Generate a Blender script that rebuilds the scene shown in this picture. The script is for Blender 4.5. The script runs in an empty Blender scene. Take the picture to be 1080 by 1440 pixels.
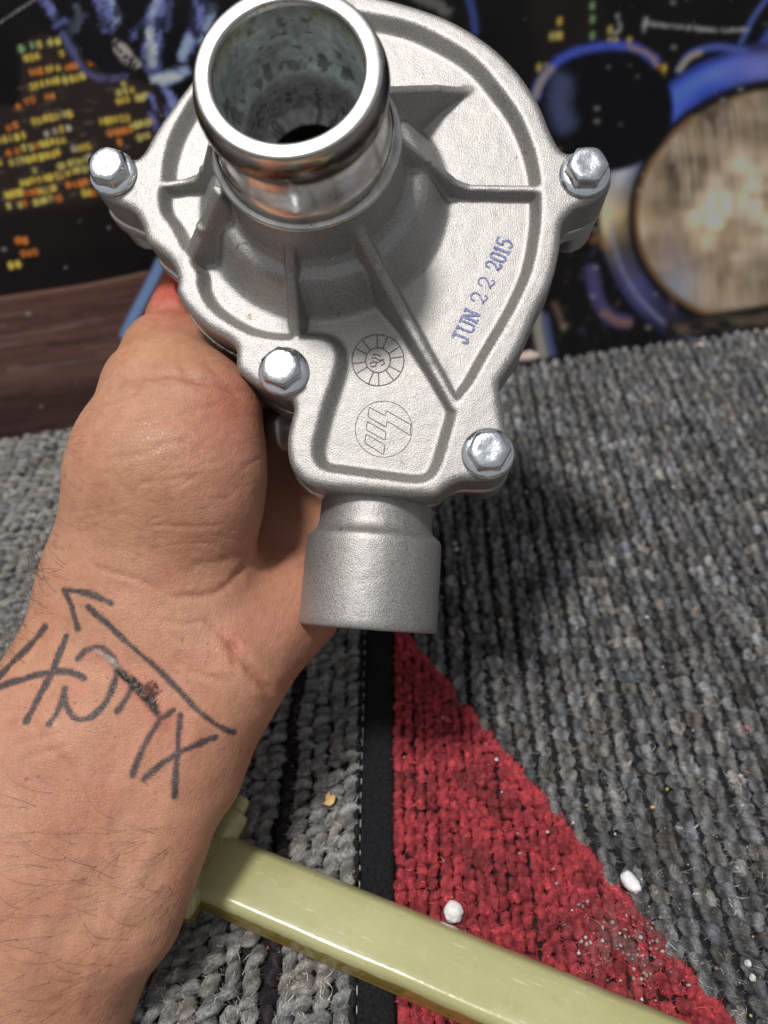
import bpy, bmesh, math, random
import numpy as np
from mathutils import Matrix, Vector

random.seed(7)
rng = np.random.default_rng(11)
S = bpy.context.scene
COL = S.collection

# ------------------------------------------------------------------ camera
F_PX, HOR = 1082.0, -350.0                      # focal length in photo pixels, horizon line of the rug
PITCH = math.atan((720 - HOR) / F_PX)
CAM = np.array([0.0, 0.0, 0.25])
FWD = np.array([0, math.cos(PITCH), -math.sin(PITCH)])
UP = np.array([0, math.sin(PITCH), math.cos(PITCH)])
RT = np.array([1.0, 0, 0])
cd = bpy.data.cameras.new('camera')
cam = bpy.data.objects.new('camera', cd)
COL.objects.link(cam)
cam.matrix_world = Matrix(((RT[0], UP[0], -FWD[0], CAM[0]), (RT[1], UP[1], -FWD[1], CAM[1]),
                           (RT[2], UP[2], -FWD[2], CAM[2]), (0, 0, 0, 1)))
cd.sensor_fit = 'VERTICAL'
cd.sensor_height = 36.0
cd.lens = 36.0 * F_PX / 1440.0
cd.clip_start = 0.01
cd.clip_end = 50
cd.dof.use_dof = True
cd.dof.focus_distance = 0.207
cd.dof.aperture_fstop = 10.0
S.camera = cam

# ------------------------------------------------------------------ light
SUN_TO = np.array([-0.24, -0.15, 0.955])          # direction towards the sun
SUN_TO /= np.linalg.norm(SUN_TO)
w = bpy.data.worlds.new('World')
S.world = w
w.use_nodes = True
nt = w.node_tree
bg = nt.nodes['Background']
sky = nt.nodes.new('ShaderNodeTexSky')
sky.sky_type = 'NISHITA'
sky.sun_disc = False
sky.sun_elevation = math.asin(SUN_TO[2])
sky.sun_rotation = math.atan2(SUN_TO[0], SUN_TO[1])
sky.dust_density = 3.0
sky.ozone_density = 0.6
hs = nt.nodes.new('ShaderNodeHueSaturation')
hs.inputs['Saturation'].default_value = 0.12
nt.links.new(sky.outputs[0], hs.inputs['Color'])
nt.links.new(hs.outputs[0], bg.inputs['Color'])
bg.inputs['Strength'].default_value = 0.080
sl = bpy.data.lights.new('sun', 'SUN')
sl.energy = 2.75
sl.angle = math.radians(8)
sl.color = (1.0, 0.965, 0.925)
so = bpy.data.objects.new('sun', sl)
COL.objects.link(so)
so.rotation_euler = Vector(SUN_TO.tolist()).to_track_quat('Z', 'Y').to_euler()
S.view_settings.view_transform = 'Standard'
S.view_settings.look = 'None'
S.view_settings.exposure = 0.05
S.view_settings.gamma = 1.0
S.render.engine = 'CYCLES'
S.cycles.max_bounces = 8


# ------------------------------------------------------------------ helpers
def ray(x, y):
    return (x - 540) / F_PX * RT + (720 - y) / F_PX * UP + FWD


def rug_pt(x, y, z=0.0):
    r = ray(x, y)
    return CAM + (z - CAM[2]) / r[2] * r


def project(P):
    Q = P - CAM
    z = Q @ FWD
    return np.stack([540 + F_PX * (Q @ RT) / z, 720 - F_PX * (Q @ UP) / z], -1)


def tag(o, label=None, cat=None, group=None, kind=None):
    if label: o['label'] = label
    if cat: o['category'] = cat
    if group: o['group'] = group
    if kind: o['kind'] = kind
    return o


def empty(name, loc=(0, 0, 0), mat=None):
    o = bpy.data.objects.new(name, None)
    COL.objects.link(o)
    if mat is not None:
        o.matrix_world = mat
    else:
        o.location = loc
    o.empty_display_size = 0.01
    return o


def mk(name, V, quads=None, tris=None, mat=None, parent=None, smooth=True, col=None, vec=None, origin=None):
    """one mesh object from arrays; col = per-vertex RGB attribute, vec = per-vertex vector attribute"""
    V = np.asarray(V, dtype=np.float64).reshape(-1, 3)
    if origin is not None:
        V = V - np.asarray(origin)
    me = bpy.data.meshes.new(name)
    q = np.zeros((0, 4), int) if quads is None else np.asarray(quads, int).reshape(-1, 4)
    t = np.zeros((0, 3), int) if tris is None else np.asarray(tris, int).reshape(-1, 3)
    me.vertices.add(len(V))
    me.vertices.foreach_set('co', V.ravel().astype(np.float32))
    loops = np.concatenate([q.ravel(), t.ravel()]).astype(np.int32)
    me.loops.add(len(loops))
    me.loops.foreach_set('vertex_index', loops)
    starts = np.concatenate([np.arange(len(q)) * 4, len(q) * 4 + np.arange(len(t)) * 3]).astype(np.int32)
    me.polygons.add(len(starts))
    me.polygons.foreach_set('loop_start', starts)
    me.polygons.foreach_set('use_smooth', np.full(len(starts), smooth))
    me.update(calc_edges=True)
    me.validate()
    if col is not None:
        a = me.attributes.new('tint', 'FLOAT_COLOR', 'POINT')
        c = np.concatenate([np.asarray(col), np.ones((len(V), 1))], 1).astype(np.float32)
        a.data.foreach_set('color', c.ravel())
    if vec is not None:
        a = me.attributes.new('yarn', 'FLOAT_VECTOR', 'POINT')
        a.data.foreach_set('vector', np.asarray(vec, dtype=np.float32).ravel())
    o = bpy.data.objects.new(name, me)
    if mat: me.materials.append(mat)
    COL.objects.link(o)
    if parent is not None: o.parent = parent
    if origin is not None: o.location = origin
    return o


def nets(F, org, h):
    """surface nets: quads round the zero level of F (negative inside)"""
    Sg = F < 0
    n = np.array(F.shape)
    c = np.zeros(n - 1, np.uint8)
    offs = [(i, j, k) for i in (0, 1) for j in (0, 1) for k in (0, 1)]
    for i, j, k in offs:
        c += Sg[i:n[0] - 1 + i, j:n[1] - 1 + j, k:n[2] - 1 + k]
    act = (c > 0) & (c < 8)
    ids = np.argwhere(act)
    idx = np.full(n - 1, -1, np.int32)
    idx[act] = np.arange(len(ids))
    acc = np.zeros((len(ids), 3))
    cnt = np.zeros(len(ids))
    for a in offs:
        for ax in range(3):
            if a[ax]: continue
            b = list(a); b[ax] = 1
            fa = F[ids[:, 0] + a[0], ids[:, 1] + a[1], ids[:, 2] + a[2]]
            fb = F[ids[:, 0] + b[0], ids[:, 1] + b[1], ids[:, 2] + b[2]]
            m = (fa < 0) != (fb < 0)
            t = fa[m] / (fa[m] - fb[m])
            p = np.tile(np.array(a, float), (m.sum(), 1))
            p[:, ax] = t
            acc[m] += p
            cnt[m] += 1
    V = np.asarray(org) + h * (ids + acc / cnt[:, None])
    Q = []
    for ax in range(3):
        o1, o2 = (ax + 1) % 3, (ax + 2) % 3
        sl0 = [slice(None)] * 3; sl1 = [slice(None)] * 3
        sl0[ax] = slice(0, n[ax] - 1); sl1[ax] = slice(1, n[ax])
        s0, s1 = Sg[tuple(sl0)], Sg[tuple(sl1)]
        ch = s0 != s1
        e = np.argwhere(ch)
        ok = (e[:, o1] > 0) & (e[:, o1] < n[o1] - 1) & (e[:, o2] > 0) & (e[:, o2] < n[o2] - 1)
        e = e[ok]
        inside0 = s0[e[:, 0], e[:, 1], e[:, 2]]
        def cell(d1, d2):
            q = e.copy(); q[:, o1] += d1; q[:, o2] += d2
            return idx[q[:, 0], q[:, 1], q[:, 2]]
        quad = np.stack([cell(-1, -1), cell(0, -1), cell(0, 0), cell(-1, 0)], 1)
        quad[~inside0] = quad[~inside0][:, ::-1]
        Q.append(quad)
    return V, np.concatenate(Q)


def smooth_verts(V, Q, it=2, lam=0.5):
    e = np.concatenate([Q[:, [0, 1]], Q[:, [1, 2]], Q[:, [2, 3]], Q[:, [3, 0]]])
    for _ in range(it):
        s = np.zeros_like(V); c = np.zeros(len(V))
        for k in range(3):
            s[:, k] = np.bincount(e[:, 0], V[e[:, 1], k], len(V)) + np.bincount(e[:, 1], V[e[:, 0], k], len(V))
        c = np.bincount(e[:, 0], minlength=len(V)) + np.bincount(e[:, 1], minlength=len(V))
        V = V + lam * (s / c[:, None] - V)
    return V


def subdiv(V, Q):
    """one Catmull-Clark step on an all-quad closed mesh"""
    n = len(V)
    fc = V[Q].mean(1)
    E = np.concatenate([Q[:, [0, 1]], Q[:, [1, 2]], Q[:, [2, 3]], Q[:, [3, 0]]])
    Es = np.sort(E, 1)
    key = Es[:, 0].astype(np.int64) * n + Es[:, 1]
    uk, inv = np.unique(key, return_inverse=True)
    ne = len(uk)
    a, b = uk // n, uk % n
    fid = np.tile(np.arange(len(Q)), 4)
    fs = np.stack([np.bincount(inv, fc[fid, k], ne) for k in range(3)], 1)
    fn = np.bincount(inv, minlength=ne)[:, None]
    mid = (V[a] + V[b]) / 2
    ep = np.where(fn == 2, (V[a] + V[b] + fs) / 4, mid)
    val = np.bincount(Q.ravel(), minlength=n)
    fsum = np.stack([np.bincount(Q.ravel(), np.repeat(fc[:, k], 4), n) for k in range(3)], 1) / val[:, None]
    ev = np.bincount(a, minlength=n) + np.bincount(b, minlength=n)
    msum = np.stack([np.bincount(a, mid[:, k], n) + np.bincount(b, mid[:, k], n) for k in range(3)], 1) / ev[:, None]
    N = val[:, None]
    VV = np.where(N >= 3, (fsum + 2 * msum + (N - 3) * V) / np.maximum(N, 1), V)
    nf = len(Q)
    e0, e1, e2, e3 = (n + inv[i * nf:(i + 1) * nf] for i in range(4))
    f = n + ne + np.arange(nf)
    Q2 = np.concatenate([np.stack([Q[:, 0], e0, f, e3], 1), np.stack([Q[:, 1], e1, f, e0], 1),
                         np.stack([Q[:, 2], e2, f, e1], 1), np.stack([Q[:, 3], e3, f, e2], 1)])
    return np.concatenate([VV, ep, fc]), Q2


def vnormals(V, Q):
    fn = np.cross(V[Q[:, 2]] - V[Q[:, 0]], V[Q[:, 3]] - V[Q[:, 1]])
    N = np.stack([np.bincount(Q.ravel(), np.repeat(fn[:, k], 4), len(V)) for k in range(3)], 1)
    return N / (np.linalg.norm(N, axis=1, keepdims=True) + 1e-12)


def vnoise(P, seed=0):
    """value noise in -1..1 at points P (n,2 or n,3)"""
    P = np.asarray(P, float)
    if P.shape[1] == 2: P = np.concatenate([P, np.zeros((len(P), 1))], 1)
    i = np.floor(P).astype(np.int64); f = P - i
    f = f * f * (3 - 2 * f)
    out = 0
    for dx in (0, 1):
        for dy in (0, 1):
            for dz in (0, 1):
                h = (i[:, 0] + dx) * 374761393 + (i[:, 1] + dy) * 668265263 + (i[:, 2] + dz) * 2147483647 + seed * 9176263
                h = (h ^ (h >> 13)) * 1274126177
                h = ((h ^ (h >> 16)) & 0xffff) / 32767.5 - 1
                wgt = (f[:, 0] if dx else 1 - f[:, 0]) * (f[:, 1] if dy else 1 - f[:, 1]) * (f[:, 2] if dz else 1 - f[:, 2])
                out = out + h * wgt
    return out


def sstep(a, b, x):
    t = np.clip((x - a) / (b - a), 0, 1)
    return t * t * (3 - 2 * t)


def smin(a, b, k):
    h = np.clip(0.5 + 0.5 * (b - a) / k, 0, 1)
    return b + (a - b) * h - k * h * (1 - h)


def smax(a, b, k):
    return -smin(-a, -b, k)


def seg_dist(P, pts):
    """distance from points P (n,2) to an open polyline, and the parameter 0..1 along it"""
    pts = np.asarray(pts, float)
    L = np.linalg.norm(np.diff(pts, axis=0), axis=1); tot = L.sum(); s0 = 0
    best = np.full(len(P), 1e9); par = np.zeros(len(P))
    for a, b, l in zip(pts[:-1], pts[1:], L):
        t = np.clip(((P - a) @ (b - a)) / max(l * l, 1e-12), 0, 1)
        d = np.linalg.norm(P - a - t[:, None] * (b - a), axis=1)
        m = d < best
        best[m] = d[m]; par[m] = (s0 + t[m] * l) / tot
        s0 += l
    return best, par


def catmull(pts, n=8, closed=False):
    pts = np.asarray(pts, float); out = []
    m = len(pts)
    rngi = range(m) if closed else range(m - 1)
    for i in rngi:
        if closed: p0, p1, p2, p3 = pts[i - 1], pts[i], pts[(i + 1) % m], pts[(i + 2) % m]
        else: p0, p1, p2, p3 = pts[max(i - 1, 0)], pts[i], pts[i + 1], pts[min(i + 2, m - 1)]
        for t in np.arange(n) / n:
            out.append(0.5 * (2 * p1 + (p2 - p0) * t + (2 * p0 - 5 * p1 + 4 * p2 - p3) * t * t + (3 * p1 - p0 - 3 * p2 + p3) * t ** 3))
    if not closed: out.append(pts[-1])
    return np.array(out)


def poly_sd(P, pts):
    """signed distance (negative inside) to a closed polygon"""
    pts = np.asarray(pts, float)
    d, _ = seg_dist(P, np.vstack([pts, pts[:1]]))
    ins = np.zeros(len(P), bool)
    x, y = P[:, 0], P[:, 1]
    for (x1, y1), (x2, y2) in zip(pts, np.roll(pts, -1, 0)):
        c = (y1 > y) != (y2 > y)
        if y1 != y2: ins ^= c & (x < (x2 - x1) * (y - y1) / (y2 - y1) + x1)
    return np.where(ins, -d, d)


def lathe(prof, seg=96):
    prof = np.asarray(prof, float)
    a = np.arange(seg) / seg * 2 * math.pi
    V = np.stack([prof[:, 0][:, None] * np.cos(a), prof[:, 0][:, None] * np.sin(a), np.repeat(prof[:, 1][:, None], seg, 1)], -1).reshape(-1, 3)
    m = len(prof)
    i = np.arange(m - 1)[:, None] * seg; j = np.arange(seg)[None]; j2 = (j + 1) % seg
    Q = np.stack([i + j, i + j2, i + seg + j2, i + seg + j], -1).reshape(-1, 4)
    return V, Q


def tube(pts, r, seg=6, taper=None):
    """a round wire along pts, closed by pointed ends"""
    pts = np.asarray(pts, float); n = len(pts)
    T = np.gradient(pts, axis=0); T /= np.linalg.norm(T, axis=1, keepdims=True) + 1e-12
    ref = np.array([0, 0, 1.0]) if abs(T[0, 2]) < 0.9 else np.array([1.0, 0, 0])
    A = np.cross(T, ref); A /= np.linalg.norm(A, axis=1, keepdims=True) + 1e-12
    B = np.cross(T, A)
    rr = np.full(n, r) if taper is None else r * np.asarray(taper)
    a = np.arange(seg) / seg * 2 * math.pi
    V = (pts[:, None] + rr[:, None, None] * (np.cos(a)[None, :, None] * A[:, None] + np.sin(a)[None, :, None] * B[:, None])).reshape(-1, 3)
    i = np.arange(n - 1)[:, None] * seg; j = np.arange(seg)[None]; j2 = (j + 1) % seg
    Q = np.stack([i + j, i + seg + j, i + seg + j2, i + j2], -1).reshape(-1, 4)
    return V, Q


def join(parts):
    Vs, Qs, o = [], [], 0
    for V, Q in parts:
        Vs.append(V); Qs.append(np.asarray(Q) + o); o += len(V)
    return np.concatenate(Vs), np.concatenate(Qs)


# ------------------------------------------------------------------ materials
class Mat:
    def __init__(self, name):
        self.m = bpy.data.materials.new(name)
        self.m.use_nodes = True
        self.t = self.m.node_tree
        self.b = self.t.nodes['Principled BSDF']
        self.tc = None

    def set(self, **k):
        for a, v in k.items():
            s = self.b.inputs[a.replace('_', ' ')]
            if hasattr(v, 'links'): self.t.links.new(v, s)
            else: s.default_value = v if not isinstance(v, tuple) or len(v) != 3 or s.type == 'VECTOR' else (*v, 1)
        return self

    def node(self, typ, ins=None, **props):
        n = self.t.nodes.new(typ)
        for k, v in props.items(): setattr(n, k, v)
        for k, v in (ins or {}).items():
            s = n.inputs[k]
            if hasattr(v, 'links'): self.t.links.new(v, s)
            else: s.default_value = v if not isinstance(v, tuple) or len(v) != 3 or s.type == 'VECTOR' else (*v, 1)
        return n

    def obj(self):
        if self.tc is None: self.tc = self.node('ShaderNodeTexCoord')
        return self.tc.outputs['Object']

    def attr(self, name='tint'):
        return self.node('ShaderNodeAttribute', attribute_name=name)

    def noise(self, scale, detail=3, rough=0.55, vec=None, dist=0.0):
        return self.node('ShaderNodeTexNoise', {'Vector': vec if vec is not None else self.obj(), 'Scale': scale, 'Detail': detail,
                                                'Roughness': rough, 'Distortion': dist}).outputs['Fac']

    def ramp(self, fac, *stops):
        r = self.node('ShaderNodeValToRGB', {'Fac': fac})
        e = r.color_ramp.elements
        while len(e) < len(stops): e.new(0.5)
        for el, (p, c) in zip(e, stops):
            el.position = p
            el.color = (*c, 1) if isinstance(c, tuple) else (c, c, c, 1)
        return r.outputs['Color']

    def mix(self, fac, a, b, mode='MIX'):
        n = self.node('ShaderNodeMix', data_type='RGBA', blend_type=mode)
        for s, v in ((n.inputs[0], fac), (n.inputs[6], a), (n.inputs[7], b)):
            if hasattr(v, 'links'): self.t.links.new(v, s)
            else: s.default_value = (*v, 1) if isinstance(v, tuple) else v
        return n.outputs[2]

    def math(self, op, a, b=0.0):
        n = self.node('ShaderNodeMath', operation=op)
        for s, v in ((n.inputs[0], a), (n.inputs[1], b)):
            if hasattr(v, 'links'): self.t.links.new(v, s)
            else: s.default_value = v
        return n.outputs[0]

    def bump(self, height, dist, strength=1.0, normal=None):
        ins = {'Height': height, 'Distance': dist, 'Strength': strength}
        if normal is not None: ins['Normal'] = normal
        return self.node('ShaderNodeBump', ins).outputs['Normal']


# cast aluminium, bead blasted
M = Mat('cast_aluminium')
g = M.noise(2600, 2, 0.6)
g2 = M.noise(60, 4, 0.6)
base = M.mix(M.ramp(g, (0.35, 0.0), (0.68, 1.0)), (0.245, 0.238, 0.231), (0.455, 0.444, 0.432))
base = M.mix(M.ramp(g2, (0.30, 0.35), (0.55, 0.0)), base, (0.40, 0.375, 0.35))
spots = M.ramp(M.noise(330, 2, 0.5), (0.71, 0.0), (0.77, 0.8))
base = M.mix(spots, base, (0.20, 0.16, 0.11))
M.set(Base_Color=base, Metallic=0.72, Roughness=M.ramp(g, (0.3, 0.36), (0.75, 0.62)))
nb = M.bump(g, 0.00020, 0.6)
nb = M.bump(M.noise(420, 3, 0.6), 0.0003, 0.25, nb)
M.set(Normal=nb)
M_CAST = M.m

M = Mat('machined_edge_aluminium')
M.set(Base_Color=(0.55, 0.53, 0.51), Metallic=0.95, Roughness=0.33)
M.set(Normal=M.bump(M.noise(700, 3), 0.0002, 0.3))
M_EDGE = M.m

M = Mat('polished_steel_pipe')
sm = M.noise(90, 5, 0.65, dist=0.6)
base = M.mix(M.ramp(sm, (0.42, 0.0), (0.72, 0.75)), (0.78, 0.77, 0.76), (0.50, 0.44, 0.38))
fl = M.ramp(M.noise(520, 4, 0.7), (0.62, 0.0), (0.72, 0.8))
base = M.mix(fl, base, (0.30, 0.25, 0.20))
base = M.mix(1.0, base, M.attr('tint').outputs['Color'], 'MULTIPLY')
M.set(Base_Color=base, Metallic=1.0, Roughness=M.ramp(sm, (0.3, 0.13), (0.8, 0.34)))
sep = M.node('ShaderNodeSeparateXYZ', {'Vector': M.obj()})
M.set(Normal=M.bump(M.noise(160, 3, 0.6), 0.0004, 0.25))
M_STEEL = M.m

M = Mat('oxidised_bore')
n2 = M.noise(420, 4, 0.7)
base = M.mix(0.6, M.attr('tint').outputs['Color'], M.ramp(n2, (0.3, 0.55), (0.7, 1.35)), 'MULTIPLY')
M.set(Base_Color=base, Metallic=0.25, Roughness=0.5, Normal=M.bump(n2, 0.0006, 0.5))
M_BORE = M.m

M = Mat('zinc_plated_steel')
n1 = M.noise(240, 3, 0.6)
M.set(Base_Color=M.ramp(n1, (0.3, (0.62, 0.66, 0.70)), (0.7, (0.82, 0.85, 0.87))), Metallic=1.0,
      Roughness=M.ramp(M.noise(500, 3), (0.3, 0.12), (0.8, 0.30)), Normal=M.bump(n1, 0.0009, 0.30))
M_ZINC = M.m

M = Mat('dark_steel')
M.set(Base_Color=(0.42, 0.42, 0.43), Metallic=0.95, Roughness=0.42, Normal=M.bump(M.noise(500, 3), 0.0003, 0.3))
M_DARK = M.m

M = Mat('engraving_dirt')
M.set(Base_Color=M.ramp(M.noise(900, 3), (0.3, (0.13, 0.115, 0.10)), (0.7, (0.30, 0.28, 0.26))), Metallic=0.5, Roughness=0.6)
M_GROOVE = M.m

M = Mat('blue_stamp_ink')
ink = M.ramp(M.noise(2400, 2, 0.6), (0.36, (0.05, 0.07, 0.24)), (0.52, (0.13, 0.155, 0.34)), (0.66, (0.42, 0.42, 0.47)))
M.set(Base_Color=ink, Metallic=0.15, Roughness=0.55)
M_INK = M.m

# skin
M = Mat('skin')
tint = M.attr('tint').outputs['Color']
mott = M.noise(70, 4, 0.6)
fine = M.noise(420, 3, 0.6)
c = M.mix(M.ramp(mott, (0.35, 0.0), (0.70, 0.45)), tint, (0.88, 0.66, 0.60), 'MULTIPLY')
c = M.mix(0.5, c, M.ramp(fine, (0.3, 0.78), (0.7, 1.12)), 'MULTIPLY')
vor = M.node('ShaderNodeTexVoronoi', {'Vector': M.obj(), 'Scale': 950.0, 'Randomness': 1.0}, feature='DISTANCE_TO_EDGE').outputs['Distance']
mp = M.node('ShaderNodeMapping', {'Vector': M.obj(), 'Rotation': (0.5, 0.3, 0.65), 'Scale': (1.0, 0.28, 1.0)})
lin = M.noise(560, 4, 0.62, vec=mp.outputs[0], dist=0.4)
nb = M.bump(M.ramp(vor, (0.0, 0.0), (0.12, 1.0)), 0.00014, 0.40)
nb = M.bump(lin, 0.0005, 0.40, nb)
M.set(Base_Color=c, Roughness=M.ramp(fine, (0.3, 0.40), (0.7, 0.56)), Normal=nb)
M.set(Subsurface_Weight=0.12, Subsurface_Scale=0.0014, Subsurface_Radius=(1.0, 0.36, 0.2), Specular_IOR_Level=0.45)
M_SKIN = M.m

M = Mat('dark_hair')
M.set(Base_Color=(0.055, 0.030, 0.020), Roughness=0.45)
M_HAIR = M.m


def yarn_mat(name, streak):
    M = Mat(name)
    tint = M.attr('tint').outputs['Color']
    yv = M.attr('yarn').outputs['Vector']
    mp = M.node('ShaderNodeMapping', {'Vector': yv, 'Rotation': (0, 0, 0.6), 'Scale': (1.0, 0.16, 1.0)})
    f = M.noise(8.0, 4, 0.75, vec=mp.outputs[0], dist=0.35)
    f2 = M.noise(2.6, 2, 0.5, vec=yv)
    c = M.mix(1.0, tint, M.ramp(f, (0.28, 1 - streak), (0.72, 1 + streak)), 'MULTIPLY')
    c = M.mix(0.7, c, M.ramp(f2, (0.25, 0.65), (0.75, 1.3)), 'MULTIPLY')
    M.set(Base_Color=c, Roughness=0.92, Specular_IOR_Level=0.15, Normal=M.bump(f, 0.0014, 1.0))
    M.set(Sheen_Weight=0.04, Sheen_Roughness=0.5)
    return M.m


M_YARN = yarn_mat('grey_yarn', 0.9)
M_RED = yarn_mat('red_yarn', 0.45)

M = Mat('rug_backing')
M.set(Base_Color=M.ramp(M.noise(900, 3), (0.3, (0.003, 0.003, 0.004)), (0.7, (0.012, 0.011, 0.012))), Roughness=1.0)
M_BACK = M.m

M = Mat('black_felt_tape')
n1 = M.noise(900, 4, 0.7)
M.set(Base_Color=M.ramp(n1, (0.3, (0.004, 0.004, 0.005)), (0.75, (0.022, 0.021, 0.024))), Roughness=0.95, Specular_IOR_Level=0.15,
      Sheen_Weight=0.03, Normal=M.bump(M.noise(1300, 3, 0.7), 0.0006, 0.8))
M_FELT = M.m

M = Mat('white_thread')
M.set(Base_Color=(0.45, 0.45, 0.46), Roughness=0.6)
M_THREAD = M.m

M = Mat('olive_plastic')
n1 = M.noise(30, 3, 0.5)
c = M.ramp(n1, (0.3, (0.36, 0.35, 0.165)), (0.7, (0.43, 0.42, 0.215)))
mp = M.node('ShaderNodeMapping', {'Vector': M.obj(), 'Scale': (0.12, 1.0, 1.0)})
scr = M.ramp(M.noise(900, 3, 0.7, vec=mp.outputs[0]), (0.62, 0.0), (0.72, 0.45))
c = M.mix(scr, c, (0.70, 0.69, 0.48))
c = M.mix(M.ramp(M.noise(170, 4, 0.65), (0.58, 0.0), (0.72, 0.35)), c, (0.30, 0.26, 0.11))
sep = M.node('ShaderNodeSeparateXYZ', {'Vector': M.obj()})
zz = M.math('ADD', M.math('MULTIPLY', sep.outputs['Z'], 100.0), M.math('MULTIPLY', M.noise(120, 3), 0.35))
c = M.mix(M.ramp(zz, (0.95, 0.9), (1.15, 0.0)), c, (0.21, 0.145, 0.020))  # amber low sides: edge-lit translucent look painted into the colour
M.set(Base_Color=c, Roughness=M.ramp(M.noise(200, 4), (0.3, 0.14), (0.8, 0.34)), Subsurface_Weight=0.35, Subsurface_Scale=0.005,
      Subsurface_Radius=(1.0, 0.9, 0.35), Coat_Weight=0.5, Coat_Roughness=0.10, Normal=M.bump(M.noise(350, 4), 0.0003, 0.25))
M_OLIVE = M.m

M = Mat('printed_gloss')
tint = M.attr('tint').outputs['Color']
dust = M.ramp(M.noise(260, 2, 0.5), (0.765, 0.0), (0.80, 0.4))
scv = M.node('ShaderNodeMapping', {'Vector': M.obj(), 'Rotation': (0, 0.5, 0), 'Scale': (0.10, 1.0, 1.4)})
scr = M.ramp(M.noise(420, 3, 0.7, vec=scv.outputs[0]), (0.70, 0.0), (0.78, 0.22))
c = M.mix(dust, tint, (0.45, 0.44, 0.43))
c = M.mix(scr, c, (0.40, 0.40, 0.42))
M.set(Base_Color=c, Roughness=M.ramp(M.noise(40, 4), (0.3, 0.22), (0.8, 0.40)), Specular_IOR_Level=0.35,
      Normal=M.bump(M.noise(14, 3), 0.003, 0.15))
M_PRINT = M.m

M = Mat('dark_floor')
M.set(Base_Color=M.ramp(M.noise(25, 5), (0.3, (0.05, 0.045, 0.04)), (0.7, (0.10, 0.09, 0.08))), Roughness=0.8)
M_FLOOR = M.m

M = Mat('white_foam')
M.set(Base_Color=M.ramp(M.noise(600, 3), (0.3, 0.70), (0.7, 0.85)), Roughness=0.6, Subsurface_Weight=0.2, Subsurface_Scale=0.002,
      Normal=M.bump(M.noise(700, 3), 0.0005, 0.4))
M_FOAM = M.m

M = Mat('dry_flake')
M.set(Base_Color=M.ramp(M.noise(500, 3), (0.3, (0.45, 0.27, 0.09)), (0.7, (0.68, 0.48, 0.20))), Roughness=0.7)
M_FLAKE = M.m
M = Mat('pale_stone')
M.set(Base_Color=M.ramp(M.noise(300, 4), (0.3, (0.35, 0.26, 0.23)), (0.7, (0.60, 0.50, 0.46))), Roughness=0.8, Normal=M.bump(M.noise(600, 3), 0.0008, 0.5))
M_STONE = M.m
M = Mat('pale_crumb')
M.set(Base_Color=M.attr('tint').outputs['Color'], Roughness=0.7, Normal=M.bump(M.noise(900, 2), 0.0004, 0.4))
M_CRUMB = M.m
# ------------------------------------------------------------------ floor
o = mk('floor', [(-1.5, -1.5, -0.013), (1.5, -1.5, -0.013), (1.5, 1.5, -0.013), (-1.5, 1.5, -0.013)], [(0, 1, 2, 3)], mat=M_FLOOR)
tag(o, 'dark floor under the rugs', kind='structure')

PA, PB = rug_pt(0, 615), rug_pt(1080, 460)       # foot of the printed picture
PDIR = (PB - PA) / np.linalg.norm(PB - PA)
PNRM = np.array([PDIR[1], -PDIR[0], 0.0])        # towards the camera


def behind(x, y):                                # metres behind the foot of the picture
    return -((x - PA[0]) * PNRM[0] + (y - PA[1]) * PNRM[1])


# ------------------------------------------------------------------ rugs
def sphere(seg, ring):
    th = np.linspace(0, math.pi, ring + 1)[1:-1]
    a = np.arange(seg) / seg * 2 * math.pi
    V = np.stack([np.sin(th)[:, None] * np.cos(a), np.repeat(np.cos(th)[:, None], seg, 1), np.sin(th)[:, None] * np.sin(a)], -1).reshape(-1, 3)
    V = np.vstack([V, [[0, 1, 0], [0, -1, 0]]])
    n = len(th); i = np.arange(n - 1)[:, None] * seg; j = np.arange(seg)[None]; j2 = (j + 1) % seg
    Q = np.stack([i + j, i + seg + j, i + seg + j2, i + j2], -1).reshape(-1, 4)[:, ::-1]
    jj = np.arange(seg); k = (jj + 1) % seg
    T = np.concatenate([np.stack([np.full(seg, n * seg), jj, k], 1)[:, ::-1], np.stack([np.full(seg, n * seg + 1), (n - 1) * seg + jj, (n - 1) * seg + k], 1)])
    return V, Q, T


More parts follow.
